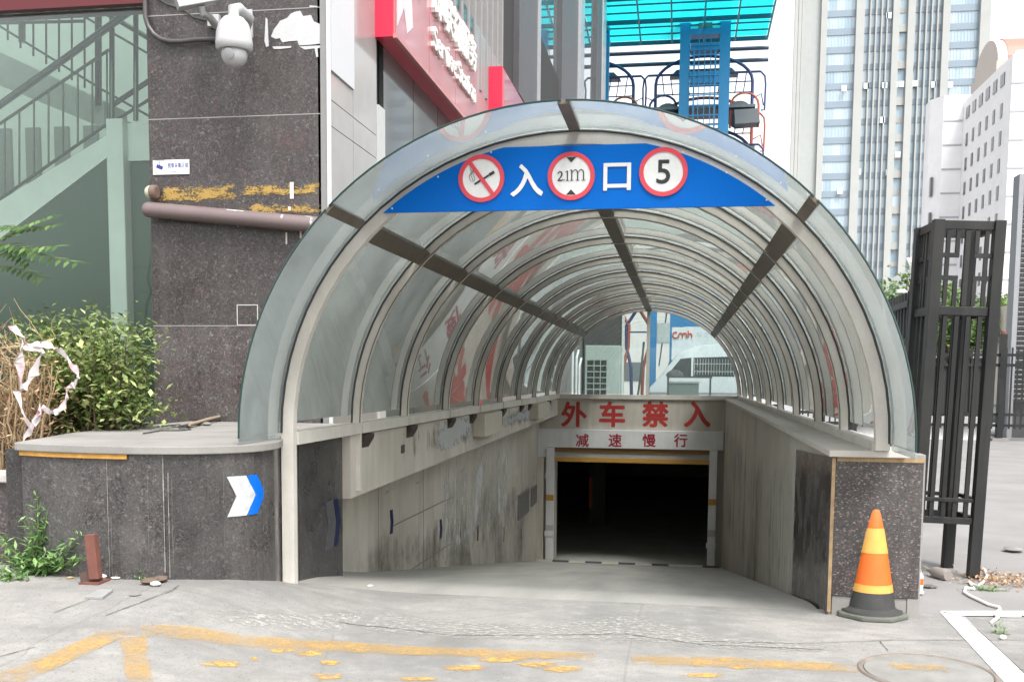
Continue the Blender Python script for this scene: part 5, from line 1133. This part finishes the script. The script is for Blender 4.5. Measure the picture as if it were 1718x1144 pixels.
for k in range(15): x = vx + 1.45 + k * .09; wg.box((x, VY - .02, 1.6), (x + .014, VY - .007, 2.12))
for z in (1.7, 1.95): wg.box((vx + 1.45, VY - .022, z), (vx + 2.72, VY - .0205, z + .02))
wg.build('window_guard', plain('pale guard bars', (.5, .52, .52), .5), va)
for a_ in (vx + .9, vx + 4.1): MB().lathe((a_, VY + .1, .34), [(.2, -.12), (.33, -.11), (.34, 0), (.33, .1)], 20, (0, 1, 0)).build('wheel', plain('tyre', (.02, .02, .02), .8), va)
MB().box((vx + .02, VY - .012, .95), (vx + 5.0, VY - .001, 1.02)).build('side_trim', plain('grey van trim', (.25, .26, .27), .5), va)
# table with clutter in front of the van
tbx = thing('iron_work_table', 'dark iron work table with a box under it behind the lunette', 'table', (.6, 28, 0))
ti = plain('dark iron', (.05, .055, .055), .6)
MB().box((-.35, 27.7, 1.5), (.85, 28.4, 1.55)).build('top', ti, tbx)
for x in (-.32, .80): MB().box((x - .025, 27.72, 0), (x + .025, 27.77, 1.5)).build('leg', ti, tbx)
for x in (-.1, .15, .4): MB().bar((x, 27.8, 1.55), (x + .08, 27.8, 1.9), .02, .02).build('rod', ti, tbx)
MB().box((-.3, 27.8, .7), (.5, 28.3, 1.36)).build('box', plain('grey green box', (.14, .17, .16), .7), tbx); MB().box((-.33, 27.78, 1.361), (.53, 28.32, 1.40)).build('box_lid', plain('pale lid', (.45, .5, .48), .6), tbx)
lead('leaning_pole', MB().tube([(-1.25, 27.5, 0), (-1.05, 27.5, 1.5), (-.98, 27.5, 2.45)], .03, 8), ti, 'dark pole leaning left of the lunette mullion', 'pole')
lump('rag_heap', 'dark heap of rags on the iron work table', 'rags', 1105, 640, .01, ti)
for o_ in [o for o in COL.objects if o.name.startswith('rag_heap')]: bpy.data.objects.remove(o_)
MB().lathe((-.15, 28, 1.551), [(.25, 0), (.22, .08), (.12, .15), (.02, .17)], 9).build('rag_heap', plain('dark rags', (.07, .08, .08), .9), tbx)
bf = thing('blue_steel_frame', 'blue steel posts and beam seen through the lunette glass', 'steel frame', (0, 41, 0))
for px in (1026, 1096, 1130): x = at(px, 550, Y=41).x; MB().box((x - .14, 40.9, 0), (x + .14, 41.1, 6.5)).build('post', LBF, bf)
MB().box((at(1136, 540, Y=41).x, 40.92, at(1160, 548, Y=41).z), (at(1240, 540, Y=41).x, 41.08, at(1160, 529, Y=41).z)).build('beam', LBF, bf)
MB().box((at(1010, 540, Y=41).x, 40.93, 6.5), (at(1240, 540, Y=41).x, 41.07, 6.9)).build('beam', LBF, bf)
for k, (px, b_) in enumerate(((1044, .18), (1062, -.18), (1078, .18))):
    x = at(px, 560, Y=42).x; m1 = (LR2, LN2)[k % 2]
    MB().tube([(x, 42, 0), (x + b_ * .3, 42, 1.9), (x + b_ * 1.4, 42, 2.7), (x + b_ * 1.5, 42, 3.6), (x - b_, 42, 4.3)], .07, 7).build('bent_tube', m1, bf)
MB().box((at(1010, 560, Y=42).x, 41.98, 3.3), (at(1090, 560, Y=42).x, 42.02, 3.36)).build('tie_rod', LN2, bf)
# billboard
bbY = 40; a, b = at(1127, 578, Y=bbY), at(1240, 549, Y=bbY); bb = thing('billboard', 'white billboard with orange red linked letters behind the van', 'billboard', (a.x, bbY, 0))
MB().box((a.x, bbY, a.z - .6), (b.x, bbY + .12, b.z)).build('panel', plain('white billboard', (.66, .69, .72), .5), bb)
ored = plain('orange red lettering', (.62, .10, .05), .5); pxm = 1746 / bbY * .97
lc = at(1146, 562, Y=bbY); lm_ = MB()
def arcp(cx_, cz_, r, a0, a1, n=14): return [(lc.x + cx_ + r * math.cos(R(lerp(a0, a1, k / n))), bbY - .03, lc.z + cz_ + r * math.sin(R(lerp(a0, a1, k / n)))) for k in range(n + 1)]
lm_.tube(arcp(-.28, 0, .11, 60, 320), .022, 6); lm_.tube(arcp(-.09, .0, .075, 180, 0), .022, 6); lm_.tube([(lc.x - .165, bbY - .03, lc.z), (lc.x - .165, bbY - .03, lc.z - .1)], .022, 6)
lm_.tube(arcp(.06, 0, .075, 180, 0), .022, 6); lm_.tube([(lc.x - .015, bbY - .03, lc.z), (lc.x - .015, bbY - .03, lc.z - .1)], .022, 6); lm_.tube([(lc.x + .135, bbY - .03, lc.z + .02), (lc.x + .135, bbY - .03, lc.z - .1)], .022, 6)
lm_.tube([(lc.x + .2, bbY - .03, lc.z + .16), (lc.x + .2, bbY - .03, lc.z - .1)], .022, 6); lm_.tube(arcp(.27, -.01, .07, 180, 0), .022, 6); lm_.tube([(lc.x + .34, bbY - .03, lc.z - .01), (lc.x + .34, bbY - .03, lc.z - .1)], .022, 6)
lm_.build('lettering', ored, bb, smooth=True)
for k, ch in enumerate('华文传媒'): text(ch, 'lettering', at(1173 + 12 * k, 562, Y=bbY) + Vector((0, -.001, 0)), X_, Z_, .22, plain('pale grey print', (.42, .47, .52), .5), bb, .003)
MB().box((a.x + .15, bbY + .03, 0), (a.x + .25, bbY + .1, a.z - .6)).build('leg', ti, bb); MB().box((b.x - .25, bbY + .03, 0), (b.x - .15, bbY + .1, a.z - .6)).build('leg', ti, bb)

fb2 = thing('pale_backdrop_block', 'added pale backdrop block standing in for bright low sky behind the car lifts', 'building', (-4, 78, 0))  # added backdrop: its pale wall replaces the bright low sky
MB().box((-26, 78, 0), (9, 90, 6.8)).build('wall', mat('pale backdrop colour', (.62, .59, .57), .8, .06, .3), fb2); MB().box((-26.2, 77.8, 6.8), (9.2, 90.2, 7.1)).build('roof_edge', plain('grey roof edge', (.4, .4, .4), .7), fb2)
for k in range(10): MB().box((-24 + 3.3 * k, 77.95, 1.2), (-22.6 + 3.3 * k, 77.998, 2.6)).build('window', plain('grey window glass', (.14, .16, .17), .15), fb2)
# ------------------------------------------------------------------ rotary car lifts and cyan roof
LB = plain('bright blue steel', (.03, .24, .50), .4); LN = plain('navy steel tube', (.045, .055, .16), .45); LR = plain('red orange steel', (.42, .10, .06), .5); LG = plain('grey lift shield', (.14, .145, .16), .6)
LY = 46; Zp = lambda py: at(1180, py, Y=LY).z; Xp = lambda px: at(px, 200, Y=LY).x
def cage(par_, cx_, zt_, y_, red=False):
    """one car cage: hooped carrier with rails and a platform; a part of its lift"""
    g = MB(); w_, h = 2.45, 2.35; m1 = LR if red else LN
    hp = [(cx_ + w_ * .86 * math.cos(R(a)), y_, zt_ - 1.15 + 1.15 * math.sin(R(a))) for a in range(0, 181, 12)]
    g.tube([(hp[0][0], y_, zt_ - h)] + hp + [(hp[-1][0], y_, zt_ - h)], .07, 8)
    for z in (zt_ - 1.15, zt_ - 1.6): g.tube([(cx_ - w_ * .86, y_, z), (cx_ + w_ * .86, y_, z)], .025, 6)
    g.tube([(cx_ - w_, y_, zt_ - .75), (cx_ + w_, y_, zt_ - .75)], .05, 6)
    for s_ in (-1, 1):
        g.tube([(cx_ + s_ * w_, y_, zt_ - .75), (cx_ + s_ * (w_ + .18), y_, zt_ - .95), (cx_ + s_ * (w_ + .22), y_, zt_ - 1.3), (cx_ + s_ * (w_ + .2), y_, zt_ - 2.4), (cx_ + s_ * (w_ + .05), y_, zt_ - 2.4)], .042, 6)
        g.tube([(cx_ + s_ * w_ * .86, y_, zt_ - 1.9), (cx_ + s_ * w_ * 1.02, y_, zt_ - 1.7), (cx_ + s_ * w_ * 1.06, y_, zt_ - 2.2)], .03, 6)
        for d in (.3, .45, .6, .75): g.tube([(cx_ + s_ * w_ * d, y_, zt_ - .75), (cx_ + s_ * w_ * (d - .05), y_, zt_ - 1.65)], .022, 6)
    cg_ = g.build('car_cage', m1, par_, smooth=True)
    MB().box((cx_ - w_ * .9, y_ - .9, zt_ - h - .12), (cx_ + w_ * .9, y_ + .9, zt_ - h)).build('platform', LG, cg_)
    MB().prism([(cx_ + a_, y_ + .3, zt_ + b_) for a_, b_ in ((-1.5, -.75), (-1.2, -.45), (1.2, -.45), (1.5, -.75))], (0, .5, 0)).build('hanger_plate', LG, cg_)
def lift_(cx_, label, nx=1):
    t = thing('rotary_car_lift', label, 'car lift', (cx_, LY, 0), 'rotary car lifts behind the building')
    xa, xb = cx_ - .85, cx_ + .85
    for x in (xa, xb): MB().box((x - .22, LY - .25, 0), (x + .22, LY + .25, 19.5)).build('mast', LB, t)
    for z, h in ((Zp(15), .5), (Zp(62), .25), (Zp(88), .3), (Zp(143), .5), (6.5, .5), (3.9, .5)): MB().box((xa + .225, LY - .3, z), (xb - .225, LY + .3, z + h)).build('cross_beam', LB, t)
    MB().lathe((cx_, LY + .1, Zp(56)), [(.45, 0), (.3, .9), (.22, 1.2), (.1, 1.4)], 4).build('pulley_block', LG, t)
    lad = MB()
    for x in (cx_ - .45, cx_ + .45): lad.box((x - .035, LY - .36, 5), (x + .035, LY - .31, Zp(90)))
    for k in range(11): z = Zp(140) + k * .17; 
    for k in range(26): z = 5.2 + k * .42; lad.box((cx_ - .62, LY - .37, z), (cx_ + .62, LY - .362, z + .05))
    for q in range(3): x = cx_ - .25 + .25 * q; lad.box((x - .02, LY - .358, 5.2), (x + .02, LY - .33, Zp(66)))
    lad.build('ladder_grid', LB, t)
    for s_ in (-1, 1):
        MB().tube([(cx_ + s_ * 1.15, LY + .2, Zp(215))] + [(cx_ + s_ * (1.75 + .6 * math.cos(R(a))), LY + .2, Zp(178) + .55 * math.sin(R(a))) for a in range(180, -1, -20)] + [(cx_ + s_ * 2.35, LY + .2, Zp(215))], .05, 6).build('side_hoop', (LN, LR)[s_ > 0], t, smooth=True)
        MB().lathe((cx_ + s_ * 1.55, LY + .5, Zp(190)), [(.55, -.2), (.6, 0), (.55, .2)], 20, (0, 1, 0)).build('counterweight', LG, t)
    for x in (cx_ - 1.1, cx_ + 1.1): MB().bar((x - .6, LY + .3, 2), (x * .4 + cx_ * .6, LY + .3, 12), .06, .06).build('brace', LN, t)
    for k, zt_ in enumerate((Zp(84), Zp(150), Zp(208), Zp(300))): cage(t, cx_ + (.0 if k != 1 else .05), zt_, LY + .9 + (.5 if k % 2 else 0), k in (1, 3))
    for s_ in (-1, 1):
        c_ = Vector((cx_ + s_ * 1.75, LY + .2, Zp(218))); 
    MB().prism([(cx_ + 1.35, LY - .2, Zp(212)), (cx_ + 1.3, LY - .2, Zp(188)), (cx_ + 2.3, LY - .2, Zp(187)), (cx_ + 2.4, LY - .2, Zp(210))], (0, .9, 0)).build('cage_shield', LG, t)
    return t
lcx = (Xp(1147) + Xp(1213)) / 2
l1 = lift_(lcx, 'blue rotary car lift with stacked cages rising behind the canopy crown')
l2 = copytree(l1); l2.location = (lcx - 5.2, LY, 0); l2['label'] = 'second rotary car lift half hidden by the dark building'
# lift posts seen low through the lunette and grey control box
cb2 = thing('control_box', 'pale grey control box on the blue lift mast behind the lunette', 'control box', (.1, LY - .6, 2))
MB().box((at(1101, 570, Y=LY - .6).x, LY - .6, Zp(577)), (at(1123, 570, Y=LY - .6).x, LY - .4, Zp(543))).build('casing', plain('pale grey box', (.5, .52, .52), .5), cb2); MB().box((at(1103, 570, Y=LY - .6).x, LY - .61, Zp(575)), (at(1121, 570, Y=LY - .6).x, LY - .601, Zp(545))).build('door', plain('paler grey door', (.56, .58, .57), .5), cb2)
cy_m, n, b, o = nodes('cyan roofing'); n.nodes.remove(b); ct = N(n, 'ShaderNodeBsdfTranslucent', Color=(.08, .66, .70, 1)); cdif = N(n, 'ShaderNodeBsdfTransparent', Color=(.20, .74, .76, 1)); cx2 = N(n, 'ShaderNodeMixShader', Fac=.5); n.links.new(ct.outputs[0], cx2.inputs[1]); n.links.new(cdif.outputs[0], cx2.inputs[2]); n.links.new(cx2.outputs[0], o.inputs[0])
cr = thing('cyan_roof', 'translucent cyan sheet roof on blue girders over the car lifts', 'roof', (0, 44, 16))
RZ, RY0, RY1 = 16.6, 38, 47.5; RX0, RX1 = -9, at(1287, 70, Y=RY1).x
def rz(y_): return RZ + (RY1 - y_) * .06
for k in range(9):
    xa = RX0 + (RX1 - RX0) * k / 9; xb = RX0 + (RX1 - RX0) * (k + 1) / 9 - .03
    MB().prism([(xa, RY0, rz(RY0)), (xa, RY1, rz(RY1)), (xa, RY1, rz(RY1) + .01), (xa, RY0, rz(RY0) + .01)], (xb - xa, 0, 0)).build('roof_sheet', cy_m, cr)
GBm = plain('dark teal girder', (.015, .09, .14), .5)
for k in range(13): y_ = RY0 + (RY1 - RY0) * k / 12; MB().box((RX0, y_ - .03, rz(y_) - (.2 if k % 3 == 0 else .07)), (RX1, y_ + .04, rz(y_) - .02)).build('purlin', GBm, cr)
for k in range(10): x = RX0 + (RX1 - RX0) * k / 9; MB().bar((x, RY0, rz(RY0) - .16), (x, RY1, rz(RY1) - .16), .07, .1).build('rafter', plain('teal rafter', (.05, .38, .42), .5), cr)
for dz, dy in ((-.45, .3), (-.95, .35)): MB().tube([(RX0, RY1 + dy, rz(RY1) + dz), (RX1 + .1, RY1 + dy, rz(RY1) + dz)], .09, 8).build('edge_pipe', plain('slate pipe', (.07, .09, .14), .5), cr)
for x in (RX0 + .3, RX1 + .0): MB().box((x - .1, RY1 + .25, 0), (x + .1, RY1 + .45, rz(RY1) + .1)).build('support_post', plain('slate pipe', (.07, .09, .14), .5), cr) if x < 0 else None

# ------------------------------------------------------------------ far buildings
TY = 190
def tx(px): return at(px, 200, Y=TY).x
tw = thing('glass_tower', 'tall pale office tower with beige piers and blue glass', 'tower', (35, TY, 0))
bei = mat('haze tinted beige tower stone', (.40, .41, .395), .8, .06, .05, fine=.4); tg, n, b, o = nodes('haze tinted blue glass')  # haze over the far tower is put into its pale colours
v = coords(n, (1, 1, 1)); 
sn = N(n, 'ShaderNodeVectorMath', operation='SNAP'); n.links.new(v, sn.inputs[0]); sn.inputs[1].default_value = (1.32, 50, 3.1); wn = N(n, 'ShaderNodeTexWhiteNoise'); n.links.new(sn.outputs[0], wn.inputs['Vector'])
n.links.new(mix(n, ramp(n, mix(n, .5, noise(n, v, .11, 5), wn.outputs['Value']), [(.2, 0.), (.8, 1.)]), (.27, .38, .46), (.48, .57, .63)), b.inputs['Base Color']); b.inputs['Roughness'].default_value = .12; b.inputs['Specular IOR Level'].default_value = .8
spm = mat('grey blue spandrel', (.24, .30, .36), .5, .08, .2, fine=2)
TH = 96; X0, X1 = tx(1340), tx(1652)
MB().box((X0 + .2, TY + .6, 0), (X1 - .2, TY + 7, TH)).build('core', tg, tw)
def pier(p0, p1, d=.0, m=bei): MB().box((tx(p0), TY - d, 0), (tx(p1), TY + .59, TH + 1)).build('pier', m, tw)
for p0, p1, d in ((1328, 1333.5, .3), (1334.5, 1339.5, .1), (1340.5, 1345, -.1), (1372, 1382, .5), (1430, 1444, .5), (1491, 1502, .5), (1516, 1528, .5), (1574, 1586, .5), (1636, 1653, .5)): pier(p0, p1, d)
MB().box((tx(1345.2), TY + .3, 0), (tx(1371.8), TY + .59, TH)).build('recess_wall', mat('grey tower recess', (.38, .40, .39), .8, .05, .1, fine=1), tw)
for p in (1454, 1463.5, 1473, 1482, 1537, 1547, 1556.5, 1566): pier(p - 1.1, p + 1.1, .25)
FH = 3.1
for p0, p1, kind in ((1382.2, 1429.8, 0), (1444.2, 1490.8, 1), (1528.2, 1573.8, 1), (1586.2, 1635.8, 0), (1502.2, 1515.8, 2)):
    rest = MB()
    for f in range(1, int(TH / FH) + 1):
        mb = MB()
        z = f * FH
        if kind == 2:
            if f % 2 == 0: mb.box((tx(p0), TY + .15, z - .6), (tx(p1), TY + .59, z + .7))
            else: mb.box((tx(p0), TY + .5, z - .45), (tx(p1), TY + .59, z + .45))
        else: mb.box((tx(p0), TY + .45, z - (.6 if kind == 0 else .5)), (tx(p1), TY + .59, z + .5))
        if 4 < f < 24: mb.build('spandrel', bei if kind == 2 else spm, tw)
        else: rest.add(mb.v, mb.f)
    stuff(rest.build('spandrel_rows', bei if kind == 2 else spm, tw))
    if kind == 0:
        mu = MB()
        for k in range(1, 9): x = lerp(tx(p0), tx(p1), k / 9); mu.box((x - .02, TY + .46, 0), (x + .02, TY + .5, TH))
        mu.build('mullions', plain('pale mullion', (.5, .55, .58), .4), tw)
ow = plain('pale open window', (.75, .79, .82), .3)
for px, py in ((1416, 149), (1453, 145), (1484, 144), (1502, 143), (1512, 142), (1534, 141), (1566, 143), (1594, 143), (1480, 202), (1491, 27), (1440, 289), (1409, 321), (1506, 260), (1490, 290)):
    c_ = at(px, py, Y=TY); MB().box((c_.x - .42, TY - .25, c_.z - .5), (c_.x + .42, TY - .12, c_.z + .5)).build('open_window', ow, tw)
c_ = at(1531, 114, Y=TY); MB().box((c_.x - .35, TY + .35, c_.z - .5), (c_.x + .35, TY + .6, c_.z + .5)).build('open_window', plain('dark opening', (.02, .02, .025), .5), tw)

WY = 70; wx = at(1700, 92, Y=WY).x; wz = 21.9; WY2 = 81.2
wb = thing('white_building', 'white panelled building with rows of small dark windows', 'building', (wx + 5, WY, 0))
wm_ = mat('white building panel', (.78, .77, .78), .7, .05, .15, fine=1.5); dw = plain('dark small window', (.09, .095, .11), .2); gl_m = plain('grey panel line', (.42, .42, .45), .8)
MB().box((wx, WY, 0), (wx + 25, WY2, wz)).build('wall', wm_, wb); lx0 = at(1566, 200, Y=WY2).x
MB().prism([(lx0, WY2 + 1.2, 0), (lx0 + .7, WY2 + .002, 0), (wx + 25, WY2 + .002, 0), (wx + 25, WY2 + 2.6, 0), (lx0, WY2 + 2.6, 0)], (0, 0, 22.4)).build('rear_wing', wm_, wb)
ml = MB()
for k in range(1, 11): z = wz - 1.75 * k; ml.box((wx - .03, WY - .03, z - .06), (wx + 25, WY - .001, z + .06)); ml.box((lx0 + .72, WY2 - .03, z - .06 + .4), (wx - .04, WY2, z + .06 + .4))
ml.build('panel_lines', gl_m, wb)
for r_ in range(9):
    for k in range(6):
        y_ = WY + 1.9 + k * 1.62; z = wz - 1.15 - r_ * 1.75
        if r_ == 0: MB().box((wx - .05, y_ - .42, z - .3), (wx - .002, y_ + .42, z + .5)).build('window', dw, wb)
        else: MB().box((wx - .04, y_ - .22, z - .55), (wx - .002, y_ + .22, z + .35)).build('window', dw, wb)
for r_ in range(4): z = wz - 6 - r_ * 2.6; MB().box((lx0 + .12, WY2 + .55, z - .7), (lx0 + .26, WY2 + .9, z + .7)).build('window', dw, wb)
props(MB().box((wx + .3, WY + .4, wz), (wx + 24.5, WY + .6, wz + .35)).build('roof_kerb', wm_, wb), None)
# barrel roof building behind
bY = 105; b0x = at(1662, 100, Y=bY).x; bz = at(1680, 92, Y=bY).z
bl_ = thing('barrel_roof_hall', 'beige hall with a salmon red barrel roof behind the white building', 'building', (b0x, bY, 0))
bx1 = at(1636, 100, Y=bY + 8).x; b0x = bx1 + .9
MB().box((bx1 - .2, bY - .3, 0), (b0x + 25, bY + 8.3, bz - .6)).build('wall', mat('pinkish beige wall', (.52, .46, .42), .8, .06, .2), bl_)
pr = [(bY + 4 * (1 - math.cos(R(a))), bz - .6 + 3.0 * math.sin(R(a))) for a in range(0, 181, 10)]
MB().prism([(b0x, y_, z) for y_, z in pr], (24, 0, 0)).build('roof', mat('salmon roof', (.55, .17, .13), .5, .06, .2), bl_); MB().prism([(b0x - .9, y_, z - .1) for y_, z in pr], (.89, 0, 0)).build('roof_end', mat('pinkish beige wall', (.52, .46, .42)), bl_)
# trees and lamp beyond the gate
lft = leafmat('street tree leaf', (.10, .19, .05), (.21, .32, .09))
def tree(label, x, y_, h, r, n=3800, ls=.34):
    t = thing('street_tree', label, 'tree', (x, y_, 0), 'street trees beyond the yard'); tb = MB()
    P = stemtube(tb, (x, y_, 0), (x + .1, y_, h * .55), .16, .10, 8, .08); tips = []
    for i in range(14):
        a = random.uniform(0, 6.28); e = Vector((x + r * .8 * math.cos(a) * random.random(), y_ + r * .8 * math.sin(a) * random.random(), h * random.uniform(.55, .97))); tips += stemtube(tb, P[random.randint(2, 4)], e, .06, .02, 5, .15)[2:]
    tb.build('trunk', bark, t, fix=False); lb = MB(); pts = []
    cl_ = [q + Vector((random.gauss(0, r * .25), random.gauss(0, r * .25), random.gauss(0, r * .15))) for q in tips]
    for i in range(n): q = random.choice(cl_); pts.append(q + Vector((random.gauss(0, r * .17), random.gauss(0, r * .17), random.gauss(0, r * .13))))
    leaves(lb, pts, ls); lb.build('crown', lft, t, fix=False)
def tp_(px, py, y_): return at(px, py, Y=y_)
for px, top, y_, r, lab in ((1500, 458, 62, 2.6, 'bushy green tree just right of the canopy glass beyond the yard'), (1545, 462, 66, 2.4, 'green tree behind the upper part of the lattice pillar'), (1590, 470, 64, 2.4, 'green tree seen through the middle of the lattice pillar'), (1690, 482, 58, 1.8, 'green tree between the lattice pillar and the louvred building'), (1630, 486, 70, 2.2, 'green tree partly hidden by the right post of the pillar')):
    c_ = tp_(px, top, y_); tree(lab, c_.x, y_, c_.z, r)
lp = thing('street_lamp', 'white hooked street lamp beside the lattice pillar', 'street lamp', (at(1518, 560, Y=38).x, 38, 0)); lpx = at(1519, 560, Y=38).x; lz = at(1519, 487, Y=38).z
MB().tube([(lpx, 38, 0), (lpx, 38, lz - .25), (lpx - .04, 38, lz - .08), (lpx - .15, 38, lz)], .07, 10).build('pole', white_p, lp, smooth=True); MB().lathe((lpx - .22, 38, lz - .09), [(.17, 0), (.15, .08), (.05, .13)], 14).build('lamp_head', white_p, lp, smooth=True)
hs = thing('low_house', 'low white house with a tiled ridge beyond the trees', 'house', (30, 90, 0))
a, b = at(1532, 470, Y=90), at(1640, 448, Y=90); MB().box((a.x, 90, 0), (b.x, 98, b.z)).build('wall', wm_, hs); MB().prism([(a.x - .4, 89.6, b.z), (b.x + .4, 89.6, b.z), (b.x + .2, 94, b.z + 1.2), (a.x + .2, 94, b.z + 1.2)], (0, .1, .1)).build('roof', plain('grey roof tile', (.35, .34, .34), .7), hs)
for k in range(6): x = lerp(a.x + .6, b.x - .6, k / 5); MB().box((x - .3, 89.95, b.z - 1.3), (x + .3, 89.998, b.z - .4)).build('window', dw, hs)
props(MB().box((at(1690, 520, Y=56).x, 56, 0), (at(1718, 520, Y=56).x + 6, 60, at(1690, 512, Y=56).z)).build('garden_wall', mat('cream garden wall', (.55, .50, .43), .8)), 'cream coloured wall under the trees at the right edge', 'wall')
# street opposite, behind the camera: what the glass and polished stone mirror
